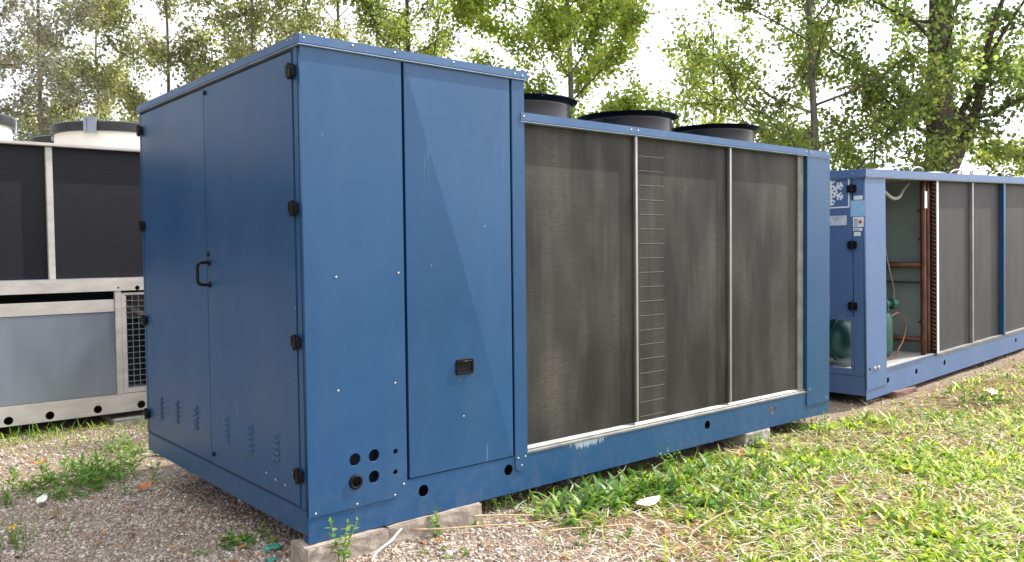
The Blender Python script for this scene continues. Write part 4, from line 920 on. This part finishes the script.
# =================================================================== trees
def spot(px, d):
    """ground point seen under image column px, d metres away"""
    a = YAW-math.atan((px-512)/FPX); return CAM.x+d*math.cos(a), CAM.y+d*math.sin(a)
def tree(name, label, group, px, dist, h, cr, base, nl, leaf, lm, bark, seed, r0=.12, shape='cone', sub=7, limbs=26, twig_l=.5, cl=.11, lean=(0, 0), drop=0, forks=None):
    r_ = np.random.default_rng(seed); X, Y = spot(px, dist); z0 = float(ground(X, Y)) if dist < 25 else -.05
    T = thing(name, label, 'tree', (X, Y, z0), group); bm = bmesh.new()
    kk = 9; wobx = r_.normal(0, .05, kk+1).cumsum(); woby = r_.normal(0, .05, kk+1).cumsum()
    tp = [Vector((wobx[i]*i/kk+lean[0]*(i/kk)*h, woby[i]*i/kk+lean[1]*(i/kk)*h, h*i/kk-(.1 if i == 0 else 0))) for i in range(kk+1)]
    tr = [r0*(1-.9*(i/kk)**.9)*(1.25 if i == 0 else 1) for i in range(kk+1)]
    bm_tube(bm, tp, tr, 9)
    def tat(z):
        t = min(max(z/h, 0), .999)*kk; i = int(t); return tp[i].lerp(tp[i+1], t-i), tr[i]*(1-(t-i))+tr[i+1]*(t-i)
    segs = []
    def branch(p, d, ln, r, lev):
        n2 = 4; pts = [p]; dd = d.copy()
        for i in range(n2):
            dd = (dd+Vector(r_.normal(0, .16, 3))+Vector((0, 0, .10-drop*.25 if lev else .06-drop*.1))).normalized(); pts.append(pts[-1]+dd*ln/n2)
        bm_tube(bm, pts, [max(.004, r*(1-.8*i/n2)) for i in range(n2+1)], 6 if lev == 0 else 4, False)
        return pts
    for k in range(limbs):
        u = (k+r_.uniform(0, 1))/limbs; z = base+(h*.97-base)*u
        if shape == 'cone': pr = max(.12, (1-u)**.75*(.55+.45*min(1, u*5)))
        elif shape == 'dome': pr = max(.15, math.sqrt(max(0, 1-((u-.35)/.68)**2)))
        else: pr = .55+.45*math.sin(math.pi*min(1, u*.9+.1))
        p, rr = tat(z); az = k*2.399+r_.uniform(-.5, .5); el = r_.uniform(-.05, .55)+.35*u
        ln = cr*pr*r_.uniform(.75, 1.12); d = Vector((math.cos(az)*math.cos(el), math.sin(az)*math.cos(el), math.sin(el)))
        pts = branch(p, d, ln, max(.008, rr*(.42 if r0 < .2 else .2)), 0)
        for s in range(sub):
            t = r_.uniform(.22, 1)*(len(pts)-1)*.999; i = int(t); q = pts[i].lerp(pts[i+1], t-i)
            dd = ((pts[i+1]-pts[i]).normalized()*.5+Vector(r_.normal(0, .55, 3))).normalized()
            tw = branch(q, dd, twig_l*r_.uniform(.5, 1.2)*(.6+.4*pr), .009, 1); segs.append(tw)
        segs.append(pts[2:])
    for (z, az, el, ln, r) in (forks or []):
        p, rr = tat(z); d = Vector((math.cos(az)*math.cos(el), math.sin(az)*math.cos(el), math.sin(el)))
        pts = branch(p, d, ln*.5, r, 0); p2 = branch(pts[-1], (pts[-1]-pts[-2]).normalized(), ln*.5, r*.35, 0)
        for Q in (pts, p2):
            for s in range(sub):
                t = r_.uniform(.2, 1)*(len(Q)-1)*.999; i = int(t); q = Q[i].lerp(Q[i+1], t-i)
                segs.append(branch(q, (Vector(r_.normal(0, .6, 3))+Vector((0, 0, .2))).normalized(), twig_l*r_.uniform(.6, 1.3), .012, 1))
    from_bm('trunk', bm, bark, T, True)
    # leaves hang along the twigs
    S0 = []; S1 = []
    for s in segs:
        for a, b_ in zip(s, s[1:]): S0.append(a[:]); S1.append(b_[:])
    S0 = np.array(S0); S1 = np.array(S1); ln = np.linalg.norm(S1-S0, axis=1); i = r_.choice(len(S0), nl, p=ln/ln.sum())
    t = r_.random((nl, 1)); P = S0[i]*(1-t)+S1[i]*t+r_.normal(0, cl*.75, (nl, 3))
    k = P[:, 2] > .5; P = P[k]; m_ = len(P)
    D = unit(r_.normal(0, 1, (m_, 3))+np.array([0, 0, -.55])); Nn = r_.normal(0, 1, (m_, 3))+np.array([.7, -.35, .9]); Nn = unit(Nn-D*(Nn*D).sum(1, keepdims=True))
    sz = leaf*r_.uniform(.6, 1.15, m_)
    v, f = leaf_cards(P, D, Nn, sz, sz*r_.uniform(.7, .95, m_), .18)
    np_mesh('crown', v, f, lm, T, False)
    return T
TG = 'trees behind the chillers'
tree('poplar_tree', 'bright lime green young tree rising behind the first fan of the large chiller', TG, 570, 12.5, 8.6, 1.65, .8, 62000, .064, LEAF_LIME, BARKP, 21, .07, 'dome', 9, 44, .5, .11)
tree('poplar_tree', 'loose yellowish green tree with a visible thin trunk, right of the fans', TG, 822, 13.5, 9.0, 2.2, 1.0, 27000, .066, LEAF_MID, BARKP, 22, .08, 'dome', 8, 34, .65, .12, forks=[(2.3, 2.9, .75, 2.9, .04), (2.8, 2.4, .5, 2.6, .035)])
tree('broadleaf_tree', 'big dark tree with a thick forked trunk above the faded blue chiller', TG, 940, 15, 10.5, 3.0, 2.5, 24000, .075, LEAF_DARK, BARK, 23, .30, 'dome', 8, 28, .75, .13, forks=[(2.0, -.78, .98, 4.6, .13), (2.6, -.7, 1.05, 3.6, .09), (2.9, 2.2, .8, 3.0, .09)])
tree('broadleaf_tree', 'mid green tree at the right edge behind the big dark trunk', TG, 1075, 18, 9, 2.4, .9, 21000, .085, LEAF_MID, BARK, 24, .16, 'dome', 7, 28, .7, .14)
tree('birch_tree', 'airy mid green tree behind the middle of the blue roof', TG, 415, 16, 8.4, 2.0, 1.0, 24000, .066, LEAF_MID, BARK, 25, .11, 'oval', 8, 34, .55, .13)
tree('birch_tree', 'thin pale tree between the roof edge and the lime green tree', TG, 345, 19, 8.6, 1.7, 1.4, 16000, .07, LEAF_OLIVE, BARKP, 26, .11, 'oval', 7, 32, .55, .15)
tree('broadleaf_tree', 'dense olive tree directly behind the cabinet roof', TG, 250, 18, 9.2, 2.2, .9, 25000, .075, LEAF_OLIVE, BARKP, 27, .07, 'oval', 8, 38, .6, .14)
tree('broadleaf_tree', 'dense olive tree left of the cabinet behind the white shroud', TG, 175, 19, 9.2, 2.2, .8, 24000, .075, LEAF_OLIVE, BARKP, 28, .07, 'oval', 8, 38, .6, .14)
tree('birch_tree', 'grey leaved thin tree near the left edge', TG, 45, 18, 8.5, 1.5, 1.0, 11000, .07, LEAF_GREY, BARKP, 29, .07, 'oval', 8, 34, .5, .13)
tree('birch_tree', 'sparse dark tree with bare stem in the left corner', TG, 100, 22, 9.2, 1.9, .8, 19000, .075, LEAF_OLIVE, BARKP, 30, .06, 'oval', 7, 34, .55, .15)
tree('birch_tree', 'sparse grey tree cut by the left edge', TG, -25, 20, 9, 1.8, 1.0, 12000, .075, LEAF_GREY, BARK, 31, .12, 'oval', 8, 34, .5, .14)
tree('birch_tree', 'slim green tree seen through the gap above the third fan', TG, 715, 17, 5.4, 1.3, 1.0, 3600, .085, LEAF_MID, BARK, 32, .09, 'oval', 6, 26, .6, .15)
tree('shrub_tree', 'low bushy growth behind the corner of the faded blue chiller', TG, 868, 14.5, 3.4, 1.5, .4, 8000, .07, LEAF_MID, BARK, 33, .06, 'dome', 7, 26, .5, .13)
tree('shrub_tree', 'dark bushy undergrowth behind the white shrouds at the left', TG, 60, 24, 4.6, 2.4, .3, 12000, .10, LEAF_OLIVE, BARK, 34, .08, 'dome', 7, 30, .6, .16)
# far wood that closes the horizon
r_ = np.random.default_rng(77); n_ = 26000
a = r_.uniform(0, 2*np.pi, n_); d = 75+r_.uniform(-5, 5, n_); hh = (2.6+1.1*np.sin(a*23)+.8*np.sin(a*57+1))*np.sqrt(r_.random(n_))
P = np.stack([3+d*np.cos(a), d*np.sin(a), hh], 1); D = unit(r_.normal(0, 1, (n_, 3))); Nn = r_.normal(0, 1, (n_, 3)); Nn = unit(Nn-D*(Nn*D).sum(1, keepdims=True)); sz = r_.uniform(.5, 1.2, n_)
v, f = leaf_cards(P, D, Nn, sz, sz*.8, .2); o = np_mesh('far_wood', v, f, LEAF_DARK); o['kind'] = 'stuff'; o['label'] = 'low line of distant woodland'; o['category'] = 'woodland'
